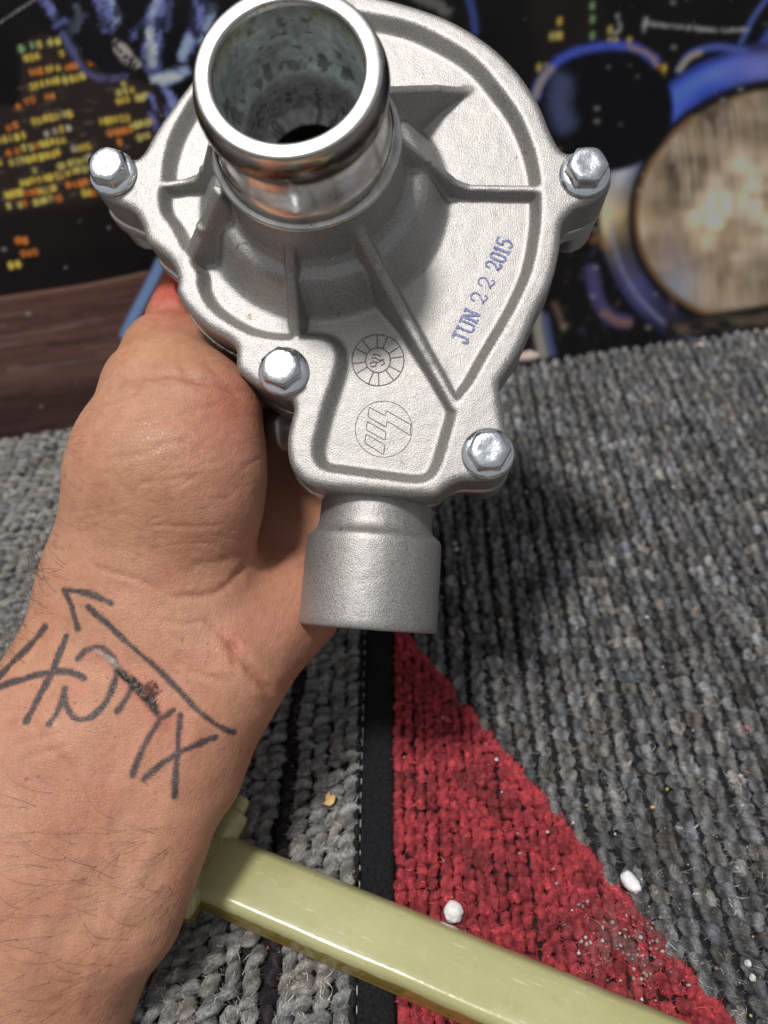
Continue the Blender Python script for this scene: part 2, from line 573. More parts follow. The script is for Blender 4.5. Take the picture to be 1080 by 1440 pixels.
def beads(C, R, rotz, tiltx, tint, fuzz, flen, fcol_gain=1.15, ply=0.5, lumpy=0.16):
    """tufts: one bent, ridged ellipsoid of yarn per centre plus loose fibres; returns arrays for mk()"""
    V0, Q0, T0 = sphere(14, 10)
    n, m = len(C), len(V0)
    P = V0[None] * R[:, None, :]
    # a twist of two plies shows as a soft spiral ridge
    ang = np.arctan2(V0[:, 2], V0[:, 0])
    ph = rng.uniform(0, 6.28, n)
    tw = np.cos(2 * ang[None] + 3.4 * V0[None, :, 1] + ph[:, None])
    rid = 1 + 0.13 * tw
    P[:, :, 0] *= rid; P[:, :, 2] *= rid
    P[:, :, 2] -= 0.35 * R[:, None, 2] * (V0[None, :, 1] ** 2)       # ends dive into the backing
    ct, st = np.cos(tiltx)[:, None], np.sin(tiltx)[:, None]
    y, z = P[:, :, 1] * ct - P[:, :, 2] * st, P[:, :, 1] * st + P[:, :, 2] * ct
    P[:, :, 1], P[:, :, 2] = y, z
    cz, sz = np.cos(rotz)[:, None], np.sin(rotz)[:, None]
    x, y = P[:, :, 0] * cz - P[:, :, 1] * sz, P[:, :, 0] * sz + P[:, :, 1] * cz
    P[:, :, 0], P[:, :, 1] = x, y
    lump = vnoise((P + C[:, None]).reshape(-1, 3) * 750, 3).reshape(n, m)
    P *= (1 + lumpy * lump)[:, :, None]
    V = (P + C[:, None]).reshape(-1, 3)
    off = (np.arange(n) * m)[:, None, None]
    Q = (Q0[None] + off).reshape(-1, 4); T = (T0[None] + off).reshape(-1, 3)
    yarn = V0[None] * np.array([1, 1.6, 1]) + rng.uniform(0, 60, (n, 1, 3))
    yarn = yarn.reshape(-1, 3)
    col = (tint[:, None] * np.clip(1 + ply * tw + 0.5 * ply * lump, 0.15, 3)[..., None]).reshape(-1, 3)
    # loose fibres
    k = int(n * fuzz)
    b = rng.integers(0, n, k); vi = rng.integers(0, m, k)
    s = P[b, vi]; nrm = s / (np.linalg.norm(s, axis=1, keepdims=True) + 1e-9)
    ok = nrm[:, 2] > -0.1
    b, s, nrm = b[ok], s[ok], nrm[ok]; k = len(b)
    d = np.cross(nrm, rng.normal(size=(k, 3))); d /= np.linalg.norm(d, axis=1, keepdims=True) + 1e-9
    L = flen * rng.uniform(0.4, 1.3, k)[:, None]
    a0 = C[b] + s * 0.98
    a1 = a0 + L * (0.55 * d + 0.28 * nrm)
    a2 = a1 + L * (0.5 * d + rng.normal(size=(k, 3)) * 0.25 - 0.08 * nrm)
    side = np.cross(d, nrm); side /= np.linalg.norm(side, axis=1, keepdims=True) + 1e-9
    wd = rng.uniform(0.00003, 0.00008, k)[:, None]
    FV = np.stack([a0 - side * wd, a0 + side * wd, a1 + side * wd, a1 - side * wd, a2], 1).reshape(-1, 3)
    o5 = (np.arange(k) * 5)[:, None] + len(V)
    FQ = o5 + np.array([[0, 1, 2, 3]]); FT = o5 + np.array([[3, 2, 4]])
    g = rng.uniform(0.7, 2.1, (k, 1)) * fcol_gain
    FC = np.repeat(np.clip(tint[b] * g, 0, 1), 5, 0)
    FY = np.repeat(rng.uniform(0, 60, (k, 3)), 5, 0)
    return (np.vstack([V, FV]), np.vstack([Q, FQ]), np.vstack([T, FT]), np.vstack([col, FC]), np.vstack([yarn, FY]))


def slab(name, x0, x1, y0, y1, z0, z1, m, parent):
    V = [(x0, y0, z0), (x1, y0, z0), (x1, y1, z0), (x0, y1, z0), (x0, y0, z1), (x1, y0, z1), (x1, y1, z1), (x0, y1, z1)]
    return mk(name, V, [(3, 2, 1, 0), (4, 5, 6, 7), (0, 1, 5, 4), (1, 2, 6, 5), (2, 3, 7, 6), (3, 0, 4, 7)], mat=m, parent=parent, smooth=False)


# dark grey and red rug
SP = 0.0071
rugR = tag(empty('rug'), 'dark grey ribbed loop rug with a red wedge, lying right of the black tape', 'rug', 'rugs laid side by side')
slab('backing', 0.0036, 0.33, 0.0, 0.47, -0.0095, -0.0046, M_BACK, rugR)
D1, D2 = rug_pt(585, 904), rug_pt(1035, 1438)


def red_side(x, y):
    return (D2[0] - D1[0]) * (y - D1[1]) - (D2[1] - D1[1]) * (x - D1[0])   # sign picks the wedge


sgn = np.sign(red_side(0.02, 0.10))
DLEN = np.hypot(*(D2 - D1)[:2])
gc, rc = [], []
i = 0
x = 0.0036 + SP * 0.5
while x < 0.325:
    y = 0.02
    while y < 0.455:
        wob = 0.0005 * math.sin(y * 40 + i * 1.7)
        isred = red_side(x, y) * sgn > 0
        near_ = abs(red_side(x, y)) / DLEN < 0.0012
        if behind(x, y) < 0.004:
            if isred:
                for dx in (-0.25, 0.25):
                    xq, yq = x + dx * SP + random.gauss(0, 0.00025) + wob, y + random.gauss(0, 0.0004)
                    if red_side(xq, yq) * sgn / DLEN > 0.0016: rc.append((xq, yq))
            else:
                gc.append((x + random.gauss(0, 0.00022) + wob, y))
        y += 0.0034 * random.uniform(0.85, 1.15) if isred else 0.0052 * random.uniform(0.9, 1.12)
    x += SP; i += 1
for t in np.arange(-0.4, 1.4, 0.0016 / DLEN):       # the cut edge of the wedge runs straight
    q = D1 + (D2 - D1) * t
    nrm_ = np.array([(D2 - D1)[1], -(D2 - D1)[0]]) / DLEN
    if red_side(*(q[:2] + nrm_ * 0.01)) * sgn < 0: nrm_ = -nrm_
    if q[0] > 0.0045 and 0.0 < q[1] < 0.4: rc.append(tuple(q[:2] + nrm_ * (0.0011 + random.gauss(0, 0.00012))))
gc, rc = np.array(gc), np.array(rc)
n = len(gc)
lum = np.clip(rng.lognormal(math.log(0.160), 0.28, n), 0.05, 0.34)
patch = vnoise(gc * 60, 5)
lum *= 1 + 0.18 * patch
hue = rng.normal(0, 1, (n, 1))
tint = lum[:, None] * (np.array([[1.0, 0.985, 0.99]]) + hue * np.array([[0.04, 0.005, -0.045]]))
C = np.column_stack([gc, np.full(n, -0.0026) + rng.normal(0, 0.00022, n)])
R = np.column_stack([rng.uniform(0.0024, 0.0029, n), rng.uniform(0.0038, 0.0045, n), rng.uniform(0.0025, 0.0031, n)])
bd = beads(C, R, rng.normal(0.42, 0.16, n), rng.normal(-0.5, 0.12, n), tint, 60, 0.0026, 1.35, 0.62, 0.12)
tag(mk('grey_pile', *bd[:3], M_YARN, rugR, col=bd[3], vec=bd[4]), kind='stuff')
n = len(rc)
lum = np.clip(rng.lognormal(0, 0.16, n), 0.5, 1.6)
edge = np.exp(-np.abs(np.array([red_side(*p) for p in rc])) / 0.0006)
tint = lum[:, None] * np.array([[0.47, 0.055, 0.070]])
dk = (vnoise(rc * 130, 8) > 0.38)[:, None]
tint = np.where(dk, tint * 0.72 + 0.006, tint)
dirt = np.exp(-(((rc - rug_pt(885, 1325)[:2]) / np.array([0.012, 0.010])) ** 2).sum(1))[:, None] * (rng.random((n, 1)) < 0.75)
tint = tint * (1 - 0.6 * dirt) + dirt * np.array([[0.22, 0.17, 0.16]]) * 0.6
C = np.column_stack([rc, np.full(n, -0.0024) + rng.normal(0, 0.0003, n)])
R = np.column_stack([rng.uniform(0.0016, 0.0020, n), rng.uniform(0.0022, 0.0031, n), rng.uniform(0.0017, 0.0021, n)])
bd = beads(C, R, rng.normal(0.15, 0.45, n), rng.normal(-0.4, 0.25, n), np.clip(tint, 0, 1), 46, 0.0019, 1.15, 0.32, 0.20)
tag(mk('red_pile', *bd[:3], M_RED, rugR, col=bd[3], vec=bd[4]), kind='stuff')

# light grey rug with bound edge
rugL = tag(empty('rug'), 'light grey flecked loop rug with a dark purple stripe and black bound edge', 'rug', 'rugs laid side by side')
slab('backing', -0.30, -0.0045, 0.0, 0.42, -0.0097, -0.0048, M_BACK, rugL)
SL = 0.0054
lc, ls = [], []
x = -0.0112; i = 0
while x > -0.30:
    stripe = abs(x + 0.0309) < SL * 0.5
    y = 0.0 + 0.003 * random.random()
    while y < 0.41:
        if behind(x, y) < 0.004:
            (ls if stripe else lc).append((x + random.gauss(0, 0.0004) + 0.0006 * math.sin(y * 60 + i), y))
        y += 0.0047 * random.uniform(0.75, 1.3)
    x -= SL; i += 1
lc, ls = np.array(lc), np.array(ls)
n = len(lc)
pal = np.array([[0.30, 0.29, 0.27], [0.24, 0.265, 0.29], [0.34, 0.295, 0.24], [0.17, 0.165, 0.16], [0.27, 0.27, 0.265], [0.09, 0.09, 0.095], [0.36, 0.355, 0.34]])
tint = 0.45 * pal[rng.integers(0, len(pal), n)] * rng.uniform(0.8, 1.15, (n, 1)) + 0.75 * np.array([[0.26, 0.255, 0.245]])
C = np.column_stack([lc, np.full(n, -0.0026) + rng.normal(0, 0.0003, n)])
R = np.column_stack([rng.uniform(0.0021, 0.0027, n), rng.uniform(0.0036, 0.0050, n), rng.uniform(0.0020, 0.0026, n)])
bd = beads(C, R, rng.normal(-0.60, 0.25, n), rng.normal(-0.35, 0.2, n), tint, 50, 0.0028, 1.2, 0.42, 0.18)
tag(mk('grey_pile', *bd[:3], M_YARN, rugL, col=bd[3], vec=bd[4]), kind='stuff')
n = len(ls)
tint = np.array([[0.030, 0.019, 0.024]]) * rng.uniform(0.6, 1.5, (n, 1))
C = np.column_stack([ls, np.full(n, -0.0030)])
R = np.column_stack([rng.uniform(0.0018, 0.0024, n), rng.uniform(0.0030, 0.0038, n), rng.uniform(0.0020, 0.0025, n)])
bd = beads(C, R, rng.normal(-0.2, 0.5, n), rng.normal(-0.2, 0.3, n), tint, 24, 0.0024, 1.4)
tag(mk('stripe_pile', *bd[:3], M_YARN, rugL, col=bd[3], vec=bd[4]), kind='stuff')

# felt tape: a low cushion between the two rugs
ny, nx = 420, 14
ys = np.linspace(0.0, 0.40, ny); us = np.linspace(0, 1, nx)
uu, yy = np.meshgrid(us, ys)
xl = -0.0082 + 0.00025 * np.sin(yy * 300) + 0.0002 * np.sin(yy * 97)
xr = 0.0037 + 0.00018 * np.sin(yy * 170 + 1)
xx = xl + (xr - xl) * uu
zz = -0.0012 + 0.0016 * (1 - (2 * uu - 1) ** 6) - 0.0004
zz += 0.00018 * vnoise(np.column_stack([xx.ravel() * 900, yy.ravel() * 900]), 4).reshape(xx.shape) * (uu > 0.01)
zz[:, 0] = -0.006; zz[:, -1] = -0.006
V = np.stack([xx, yy, zz], -1).reshape(-1, 3)
i = np.arange(ny - 1)[:, None] * nx; j = np.arange(nx - 1)[None]
Q = np.stack([i + j, i + j + 1, i + nx + j + 1, i + nx + j], -1).reshape(-1, 4)
# short nap
k = 9000
px = rng.uniform(-0.0078, 0.0034, k); py = rng.uniform(0.03, 0.24, k)
a0 = np.column_stack([px, py, np.full(k, -0.0001)])
dd = np.column_stack([rng.normal(0, 1, k), rng.normal(0, 1, k), np.abs(rng.normal(0.3, 0.3, k))]); dd /= np.linalg.norm(dd, axis=1, keepdims=True)
a1 = a0 + dd * rng.uniform(0.0004, 0.0013, (k, 1))
sd = np.cross(dd, [0, 0, 1.0]); sd /= np.linalg.norm(sd, axis=1, keepdims=True) + 1e-9
FV = np.stack([a0 - sd * 3e-5, a0 + sd * 3e-5, a1], 1).reshape(-1, 3)
mk('edge_tape', np.vstack([V, FV]), Q, np.arange(k * 3).reshape(-1, 3) + len(V), mat=M_FELT, parent=rugL)
# overlocked scallops and the white stitches beside them
C = np.array([(-0.0089 + random.gauss(0, 0.00015), y + random.gauss(0, 0.0003), -0.0013) for y in np.arange(0.01, 0.36, 0.0048)])
n = len(C)
bd = beads(C, np.tile([[0.0011, 0.0024, 0.0014]], (n, 1)), rng.normal(0, 0.1, n), np.zeros(n), np.full((n, 3), 0.018), 8, 0.0015)
tag(mk('overlock_loops', *bd[:3], M_YARN, rugL, col=bd[3], vec=bd[4]), kind='stuff')
pts = []
for y in np.arange(0.012, 0.36, 0.0048):
    x0 = -0.0077 + random.gauss(0, 0.00008); l = random.uniform(0.0005, 0.0013)
    pts.append(tube([(x0, y - l, -0.0010), (x0 + .00005, y - l * .6, 0.0001), (x0, y + l * .6, 0.0002), (x0, y + l, -0.0010)], random.uniform(0.00011, 0.00018), 6))
V, Q = join(pts)
tag(mk('stitching', V, Q, mat=M_THREAD, parent=rugL), kind='stuff')

# ------------------------------------------------------------------ printed picture
PX0, PY0, PW, PH = -260, -420, 1640, 1100        # painted in a plain raster, then carried as vertex colours
img = np.zeros((PH, PW, 3)) + np.array([0.0075, 0.0068, 0.0075])
gy, gx = np.mgrid[0:PH, 0:PW]
GX, GY = gx + PX0, gy + PY0


def win(x0, y0, x1, y1):
    return (slice(max(int(y0 - PY0), 0), min(int(y1 - PY0) + 1, PH)), slice(max(int(x0 - PX0), 0), min(int(x1 - PX0) + 1, PW)))


def put(sl_, a, c):
    img[sl_] = img[sl_] * (1 - a[..., None]) + np.asarray(c) * a[..., None]


def fill(pts, c, soft=3, alpha=1.0, tex=None):
    pts = np.asarray(pts, float)
    s = win(pts[:, 0].min() - soft, pts[:, 1].min() - soft, pts[:, 0].max() + soft, pts[:, 1].max() + soft)
    X, Y = GX[s], GY[s]
    P = np.column_stack([X.ravel(), Y.ravel()]).astype(float)
    d = poly_sd(P, pts).reshape(X.shape)
    a = alpha * (1 - sstep(-soft, soft, d))
    if tex is not None: a = a * tex(P).reshape(X.shape)
    put(s, a, c)


def line(pts, wd, c, soft=2.5, alpha=1.0, n=6, rough=0.0, brk=0.0):
    pts = catmull(pts, n)
    m = wd + soft + 3
    s = win(pts[:, 0].min() - m, pts[:, 1].min() - m, pts[:, 0].max() + m, pts[:, 1].max() + m)
    X, Y = GX[s], GY[s]
    P = np.column_stack([X.ravel(), Y.ravel()]).astype(float)
    d = seg_dist(P, pts)[0]
    if rough: d = d + rough * vnoise(P * 0.35, 6)
    a = alpha * (1 - sstep(wd - soft, wd + soft, d)).reshape(X.shape)
    if brk: a = a * np.clip(1 - brk * sstep(-0.15, 0.45, vnoise(P * np.array([0.11, 0.06]), 77) + 0.4 * vnoise(P * 0.3, 78)), 0, 1).reshape(X.shape)
    put(s, a, c)


def ell(cx, cy, a, b, rot=0.0, n=48):
    t = np.arange(n) / n * 2 * math.pi
    x, y = a * np.cos(t), b * np.sin(t)
    return np.column_stack([cx + x * math.cos(rot) - y * math.sin(rot), cy + x * math.sin(rot) + y * math.cos(rot)])


def grain(fx, fy, lo, hi, seed):
    return lambda P: sstep(lo, hi, vnoise(P * np.array([fx, fy]), seed) * 0.7 + 0.3 * vnoise(P * np.array([fx, fy]) * 2.3, seed + 1))


BROWN = (0.026, 0.019, 0.018)
fill([(30, 62), (60, 45), (100, 60), (150, 30), (180, 110), (215, 120), (260, 200), (280, 300), (60, 300), (-260, 340), (-260, 130), (28, 150)], BROWN, 5)
fill([(-10, 300), (240, 270), (250, 330), (-260, 400)], (0.011, 0.009, 0.010), 12)
YEL, OLV, ORG, PAL, GRN = (0.58, 0.42, 0.075), (0.46, 0.40, 0.12), (0.52, 0.17, 0.035), (0.45, 0.42, 0.33), (0.20, 0.34, 0.16)
rows = [(30, 68, 45, 64, 2, GRN), (55, 62, 70, 60, 2, OLV), (80, 58, 84, 57, 1, YEL), (37, 82, 52, 80, 3, YEL), (86, 75, 88, 74, 1, GRN), (44, 102, 58, 100, 3, ORG),
        (66, 97, 72, 96, 2, YEL), (83, 95, 84, 94, 1, YEL), (95, 95, 108, 92, 3, ORG), (45, 121, 50, 120, 2, YEL), (60, 118, 82, 113, 4, YEL), (92, 113, 93, 112, 1, OLV),
        (102, 111, 116, 107, 3, YEL), (136, 58, 152, 54, 3, YEL), (140, 74, 160, 71, 4, OLV), (128, 88, 134, 87, 2, ORG), (116, 67, 124, 66, 2, GRN), (141, 34, 143, 33, 1, OLV),
        (38, 143, 46, 141, 2, ORG), (67, 136, 73, 135, 2, ORG), (26, 150, 31, 148, 1, ORG), (47, 171, 97, 160, 7, YEL), (12, 180, 22, 176, 2, ORG), (66, 187, 96, 180, 4, PAL),
        (0, 197, 32, 190, 5, YEL), (34, 209, 52, 205, 3, OLV), (58, 203, 90, 197, 5, YEL), (104, 211, 124, 205, 4, YEL), (12, 216, 24, 212, 2, ORG), (0, 228, 4, 226, 1, YEL),
        (16, 228, 32, 225, 3, OLV), (40, 224, 82, 215, 6, YEL), (48, 240, 52, 239, 1, OLV), (84, 234, 90, 232, 2, OLV), (98, 231, 126, 222, 5, OLV), (30, 258, 96, 244, 9, YEL),
        (102, 241, 128, 236, 4, OLV), (10, 275, 30, 270, 4, YEL), (36, 272, 52, 269, 3, ORG), (58, 269, 76, 265, 4, YEL), (96, 260, 130, 254, 5, ORG), (12, 290, 16, 289, 1, OLV),
        (28, 288, 34, 286, 2, OLV), (50, 284, 70, 280, 4, OLV), (78, 280, 84, 278, 2, ORG), (118, 272, 130, 270, 3, YEL), (168, 130, 186, 126, 3, OLV), (165, 143, 178, 140, 3, YEL),
        (194, 138, 206, 134, 3, OLV), (142, 171, 178, 165, 6, YEL), (184, 178, 214, 171, 5, OLV), (155, 186, 182, 182, 5, ORG), (197, 193, 208, 191, 3, OLV),
        (24, 339, 36, 338, 3, ORG), (34, 356, 48, 354, 3, ORG), (16, 374, 26, 372, 2, YEL), (174, 118, 178, 117, 1, OLV), (168, 200, 170, 199, 1, ORG),
        (-30, 204, -8, 199, 4, YEL), (-60, 235, -8, 228, 6, YEL), (-70, 262, -8, 252, 7, OLV), (-80, 190, -40, 182, 4, ORG), (-120, 245, -90, 240, 4, YEL), (-150, 210, -100, 200, 6, OLV)]
for x0, y0, x1, y1, k, c in rows:
    for q in range(k):
        t = q / max(k - 1, 1)
        x, y = x0 + (x1 - x0) * t + random.gauss(0, 0.7), y0 + (y1 - y0) * t + random.gauss(0, 0.6)
        wv, hv = random.uniform(2.8, 4.0), random.uniform(4.2, 5.8)
        cc = np.array(c) * random.uniform(0.7, 1.25)
        if random.random() < 0.12: cc = np.array(random.choice([YEL, ORG, PAL])) * 0.8
        line([(x - 0.8, y - hv * 0.35), (x + 0.8, y + hv * 0.35)], wv, cc, 1.9, 0.9, 2, 0.6)
for q in range(170):                              # faint unlit panes
    x, y = random.uniform(-240, 225), random.uniform(120, 285)
    line([(x, y), (x + random.uniform(3, 9), y - 1)], random.uniform(1.5, 3), np.array([0.08, 0.06, 0.05]) * random.uniform(0.5, 1.6), 2, 0.6, 2)
# far towers on the right
fill([(735, -60), (838, -60), (850, 30), (880, 75), (760, 120), (752, 60)], (0.014, 0.010, 0.010), 10)
for x, y, c in [(787, 30, YEL), (783, 50, OLV), (788, 50, YEL), (776, 51, OLV), (833, 8, GRN), (833, 27, GRN), (833, 50, GRN), (858, 42, OLV), (858, 58, OLV), (866, 58, YEL),
                (758, 95, OLV), (768, 95, YEL), (777, 93, OLV), (786, 89, YEL), (926, 96, ORG), (934, 96, YEL), (934, 110, YEL), (885, 58, YEL), (922, 84, ORG)]:
    line([(x, y - 3), (x, y + 3)], 2.8, np.array(c) * 0.9, 1.6, 0.95, 2)
# handlebars and chrome of the printed motorcycle, upper left
PERI, SKYB, WHT = (0.16, 0.18, 0.44), (0.33, 0.42, 0.66), (0.58, 0.62, 0.70)
fill([(60, -60), (330, -60), (330, 70), (270, 100), (235, 110), (200, 100), (150, 105), (120, 85), (95, 40)], (0.006, 0.006, 0.008), 5)
RB = dict(rough=3.0, brk=0.85)
line([(52, -14), (66, 6), (76, 20)], 6, PERI, 4, 0.95, **RB)
line([(78, 36), (92, 29)], 4, (0.08, 0.10, 0.26), 3, rough=2)
line([(88, 48), (96, 62), (104, 74)], 5, (0.085, 0.09, 0.20), 3, rough=2)
line([(106, 80), (118, 98), (140, 110), (176, 108)], 4.5, (0.09, 0.09, 0.21), 3, 0.9, rough=2, brk=0.5)
line([(137, -14), (146, 10), (152, 36)], 9, PERI, 5, 0.95, **RB)
line([(150, -10), (164, 16), (166, 28)], 5, SKYB, 4, 0.8, **RB)
line([(107, 8), (112, 22), (108, 40)], 4, (0.10, 0.13, 0.16), 4, 0.7, **RB)
line([(118, 22), (104, 30), (100, 44)], 5, (0.05, 0.06, 0.09), 4, 0.8, **RB)
line([(228, -16), (222, 10), (216, 30), (214, 60), (212, 90)], 12, PERI, 6, 0.9, **RB)
line([(222, -10), (216, 16), (212, 46), (212, 84)], 5, SKYB, 4, 0.95, rough=3, brk=0.6)
line([(212, 44), (214, 88)], 6, WHT, 4, 0.85, rough=3, brk=0.5)
line([(208, 28), (192, 40), (188, 50)], 5, PERI, 4, 0.8, **RB)
line([(240, 0), (236, 40)], 5, (0.06, 0.07, 0.16), 4, 0.8, **RB)
line([(284, 0), (272, 44), (260, 78)], 9, PERI, 5, 0.9, **RB)
line([(266, 56), (256, 80)], 6, SKYB, 4, 0.9, rough=2)
line([(300, 10), (284, 60)], 6, SKYB, 4, 0.7, **RB)
fill([(210, 106), (262, 92), (268, 104), (240, 118), (228, 124)], SKYB, 5, 0.95, grain(0.06, 0.12, -0.7, 0.2, 23))
line([(216, 112), (250, 108)], 4, WHT, 4, 0.8, rough=2)
for k in range(15):
    x, y = random.uniform(206, 246), random.uniform(118, 172)
    line([(x, y), (x + random.uniform(3, 8), y + random.uniform(6, 16)), (x + random.uniform(6, 14), y + random.uniform(14, 26))], random.uniform(1.5, 4), np.array(random.choice([PERI, SKYB, (0.05, 0.06, 0.14), (0.01, 0.01, 0.02)])) * random.uniform(0.5, 1.3), 3, 0.9, rough=2)
fill([(160, 54), (176, 62), (200, 92), (190, 97), (172, 88), (160, 70)], (0.42, 0.38, 0.36), 2.5, 0.95, grain(0.25, 0.25, -0.5, 0.2, 21))
line([(0, 32), (20, 18), (48, 0)], 1.0, (0.35, 0.34, 0.33), 1.2, 0.7, 4, 0.8)
# headlight
BLUE = (0.055, 0.085, 0.42)
R0 = (1090, 282)
fill(ell(R0[0] + 8, R0[1], 268, 238, -0.35), (0.006, 0.006, 0.010), 6)
# body of the lamp: blue chrome shell that pales to gold low on the left
s = win(800, 20, 1379, 520)
X, Y = GX[s].astype(float), GY[s].astype(float)
P = np.column_stack([X.ravel(), Y.ravel()])
outer = poly_sd(P, ell(1096, 285, 256, 226, -0.35)).reshape(X.shape)
inner = poly_sd(P, ell(1089, 290, 203, 172, -0.29)).reshape(X.shape)
ringm = (1 - sstep(-3, 3, outer)) * sstep(-2, 6, inner)
th = np.degrees(np.arctan2(-(Y - 285), X - 1090)) % 360
kx = np.array([0, 95, 120, 140, 158, 172, 184, 196, 210, 235, 360.])
kc = np.array([[.05, .08, .34], [.10, .11, .32], [.045, .085, .46], [.06, .11, .50], [.13, .16, .38], [.17, .17, .20], [.30, .22, .12], [.06, .05, .045], [.05, .05, .14], [.01, .01, .015], [.01, .01, .015]])
rc_ = np.stack([np.interp(th, kx, kc[:, k]) for k in range(3)], -1)
tn = vnoise(P * 0.03, 31).reshape(X.shape)
rad = np.clip(inner / 50, 0, 1.2)
prof_ = np.interp(rad, [0, 0.08, 0.18, 0.35, 0.6, 0.78, 0.86, 0.95, 1.1], [0.05, 0.25, 1.0, 1.3, 1.35, 1.25, 1.0, 0.6, 0.3])
rc_ = rc_ * (1 + 0.35 * tn[..., None]) * prof_[..., None]
gl = (np.exp(-((th - 168) / 9) ** 2) * np.exp(-((rad - 0.55) / 0.25) ** 2))[..., None]
rc_ = rc_ + gl * np.array([0.30, 0.31, 0.32])
gl = (np.exp(-((th - 186) / 8) ** 2) * np.exp(-((rad - 0.75) / 0.2) ** 2))[..., None]
rc_ = rc_ + gl * np.array([0.34, 0.27, 0.16])
gl = (np.exp(-((th - 128) / 20) ** 2) * np.exp(-((rad - 0.62) / 0.2) ** 2))[..., None]
rc_ = rc_ + gl * np.array([0.02, 0.05, 0.22])
img[s] = img[s] * (1 - ringm[..., None]) + rc_ * ringm[..., None]
line(ell(1096, 285, 240, 212, -0.35)[18:27], 2.5, (0.24, 0.28, 0.42), 3, 0.6)
# lens
lens = ell(1086, 290, 193, 163, -0.27)
fill(ell(1087, 290, 203, 173, -0.28), (0.014, 0.010, 0.010), 3)
s = win(880, 100, 1379, 480)
X, Y = GX[s].astype(float), GY[s].astype(float)
P = np.column_stack([X.ravel(), Y.ravel()])
d = poly_sd(P, lens).reshape(X.shape)
n1 = vnoise(P * np.array([0.018, 0.022]), 41).reshape(X.shape); n2 = vnoise(P * np.array([0.05, 0.03]), 42).reshape(X.shape)
n3 = vnoise(P * np.array([0.16, 0.03]), 43).reshape(X.shape)
n4 = vnoise(P * np.array([0.09, 0.035]), 45).reshape(X.shape); n5 = vnoise(P * np.array([0.03, 0.08]), 46).reshape(X.shape)
lc_ = np.array([0.27, 0.20, 0.125]) * np.clip(1.1 + 0.65 * n1 + 0.35 * n2 + 0.30 * n4 + 0.25 * n5, 0.2, 3)[..., None]
cool = sstep(0.0, 0.7, n2 + 0.5 * n5)[..., None] * 0.35
lc_ = lc_ * (1 - cool) + lc_.mean(-1, keepdims=True) * np.array([1.25, 1.05, 1.0]) * cool
lc_ = lc_ * (1 + 0.30 * n3[..., None] * sstep(300, 140, Y)[..., None])
gold = np.exp(-(((X - 1050) / 90) ** 2 + ((Y - 290) / 60) ** 2))[..., None]
lc_ = lc_ + gold * np.array([0.24, 0.205, 0.15]) * np.clip(1 + n4 + 0.6 * n5, 0.1, 3)[..., None]
blu = np.exp(-(((X - 955) / 32) ** 2 + ((Y - 405) / 34) ** 2))[..., None]
lc_ = lc_ * (1 - 0.65 * blu) + blu * np.array([0.20, 0.24, 0.30])
vio = np.exp(-(((X - 945) / 30) ** 2 + ((Y - 350) / 40) ** 2))[..., None]
lc_ = lc_ * (1 - 0.5 * vio) + vio * np.array([0.09, 0.065, 0.08])
a = 1 - sstep(-4, 3, d)
img[s] = img[s] * (1 - a[..., None]) + np.clip(lc_, 0.01, 1) * a[..., None]
for k in range(26):                               # flutes in the glass
    x = 952 + k * 9.4 + random.uniform(-2, 2)
    line([(x, 190 - k * 4.2 + random.uniform(-6, 6)), (x + 6, 235 - k * 3.4), (x + 9, 290 - k * 1.5)], 2.6, np.array([0.55, 0.46, 0.38]) * random.uniform(0.5, 1.2), 2.2, 0.40, 3)
    line([(x + 4.5, 190 - k * 4.2), (x + 11, 245 - k * 3)], 1.6, (0.10, 0.065, 0.05), 2.5, 0.16, 3)
for k in range(46):
    x, y = random.uniform(925, 1090), random.uniform(180, 420)
    line([(x, y), (x + random.uniform(-3, 6), y + random.uniform(8, 34))], random.uniform(1.5, 4.5), np.array(random.choice([(0.45, 0.36, 0.24), (0.10, 0.06, 0.05), (0.50, 0.45, 0.40), (0.17, 0.11, 0.12), (0.33, 0.22, 0.09)])) * random.uniform(0.7, 1.2), 5, 0.32, 2, 1.5)
for k in range(18):
    x = 965 + k * 11
    line([(x, 360 + random.uniform(-8, 8)), (x + 4, 428 - k * 0.6)], 2.0, np.array([0.30, 0.24, 0.17]) * random.uniform(0.5, 1.2), 2.2, 0.4, 2)
line(ell(1086, 290, 193, 163, -0.27)[16:34], 3.2, (0.17, 0.095, 0.045), 2.2, 0.95)
fill([(935, 452), (1100, 424), (1400, 380), (1400, 470), (940, 475)], (0.012, 0.011, 0.012), 4)
fill([(945, 456), (1100, 436), (1400, 395), (1400, 440), (1080, 462), (955, 472)], (0.10, 0.075, 0.055), 5, 0.9, grain(0.05, 0.15, -0.4, 0.5, 51))
# dial with a blue rim, left of the headlight
fill(ell(848, 150, 100, 92, 0.2), (0.005, 0.005, 0.007), 4)
line([(752, 138), (762, 112), (790, 82), (838, 66), (890, 66), (922, 86)], 5.5, BLUE, 4.5, 1.0, rough=1.5)
line([(752, 136), (762, 112), (775, 97)], 5, (0.30, 0.25, 0.20), 3, 0.8)
line([(885, 66), (912, 76), (924, 92)], 3, (0.28, 0.20, 0.12), 2.5, 0.8)
line([(790, 118), (786, 146), (794, 172)], 15, (0.06, 0.075, 0.16), 12, 0.85, rough=4)
line([(955, 98), (972, 76), (1008, 66), (1048, 72)], 4.5, (0.07, 0.10, 0.34), 3)
line([(955, 98), (968, 82), (984, 74)], 3.5, (0.32, 0.28, 0.18), 2.5, 0.9)
line([(652, -20), (664, 14), (668, 44)], 5, (0.035, 0.055, 0.19), 4)
line([(1085, -10), (1060, 24), (1042, 60)], 3, (0.07, 0.10, 0.30), 3)
fill([(1068, 60), (1080, 40), (1120, 30), (1120, 66)], (0.05, 0.07, 0.28), 5)
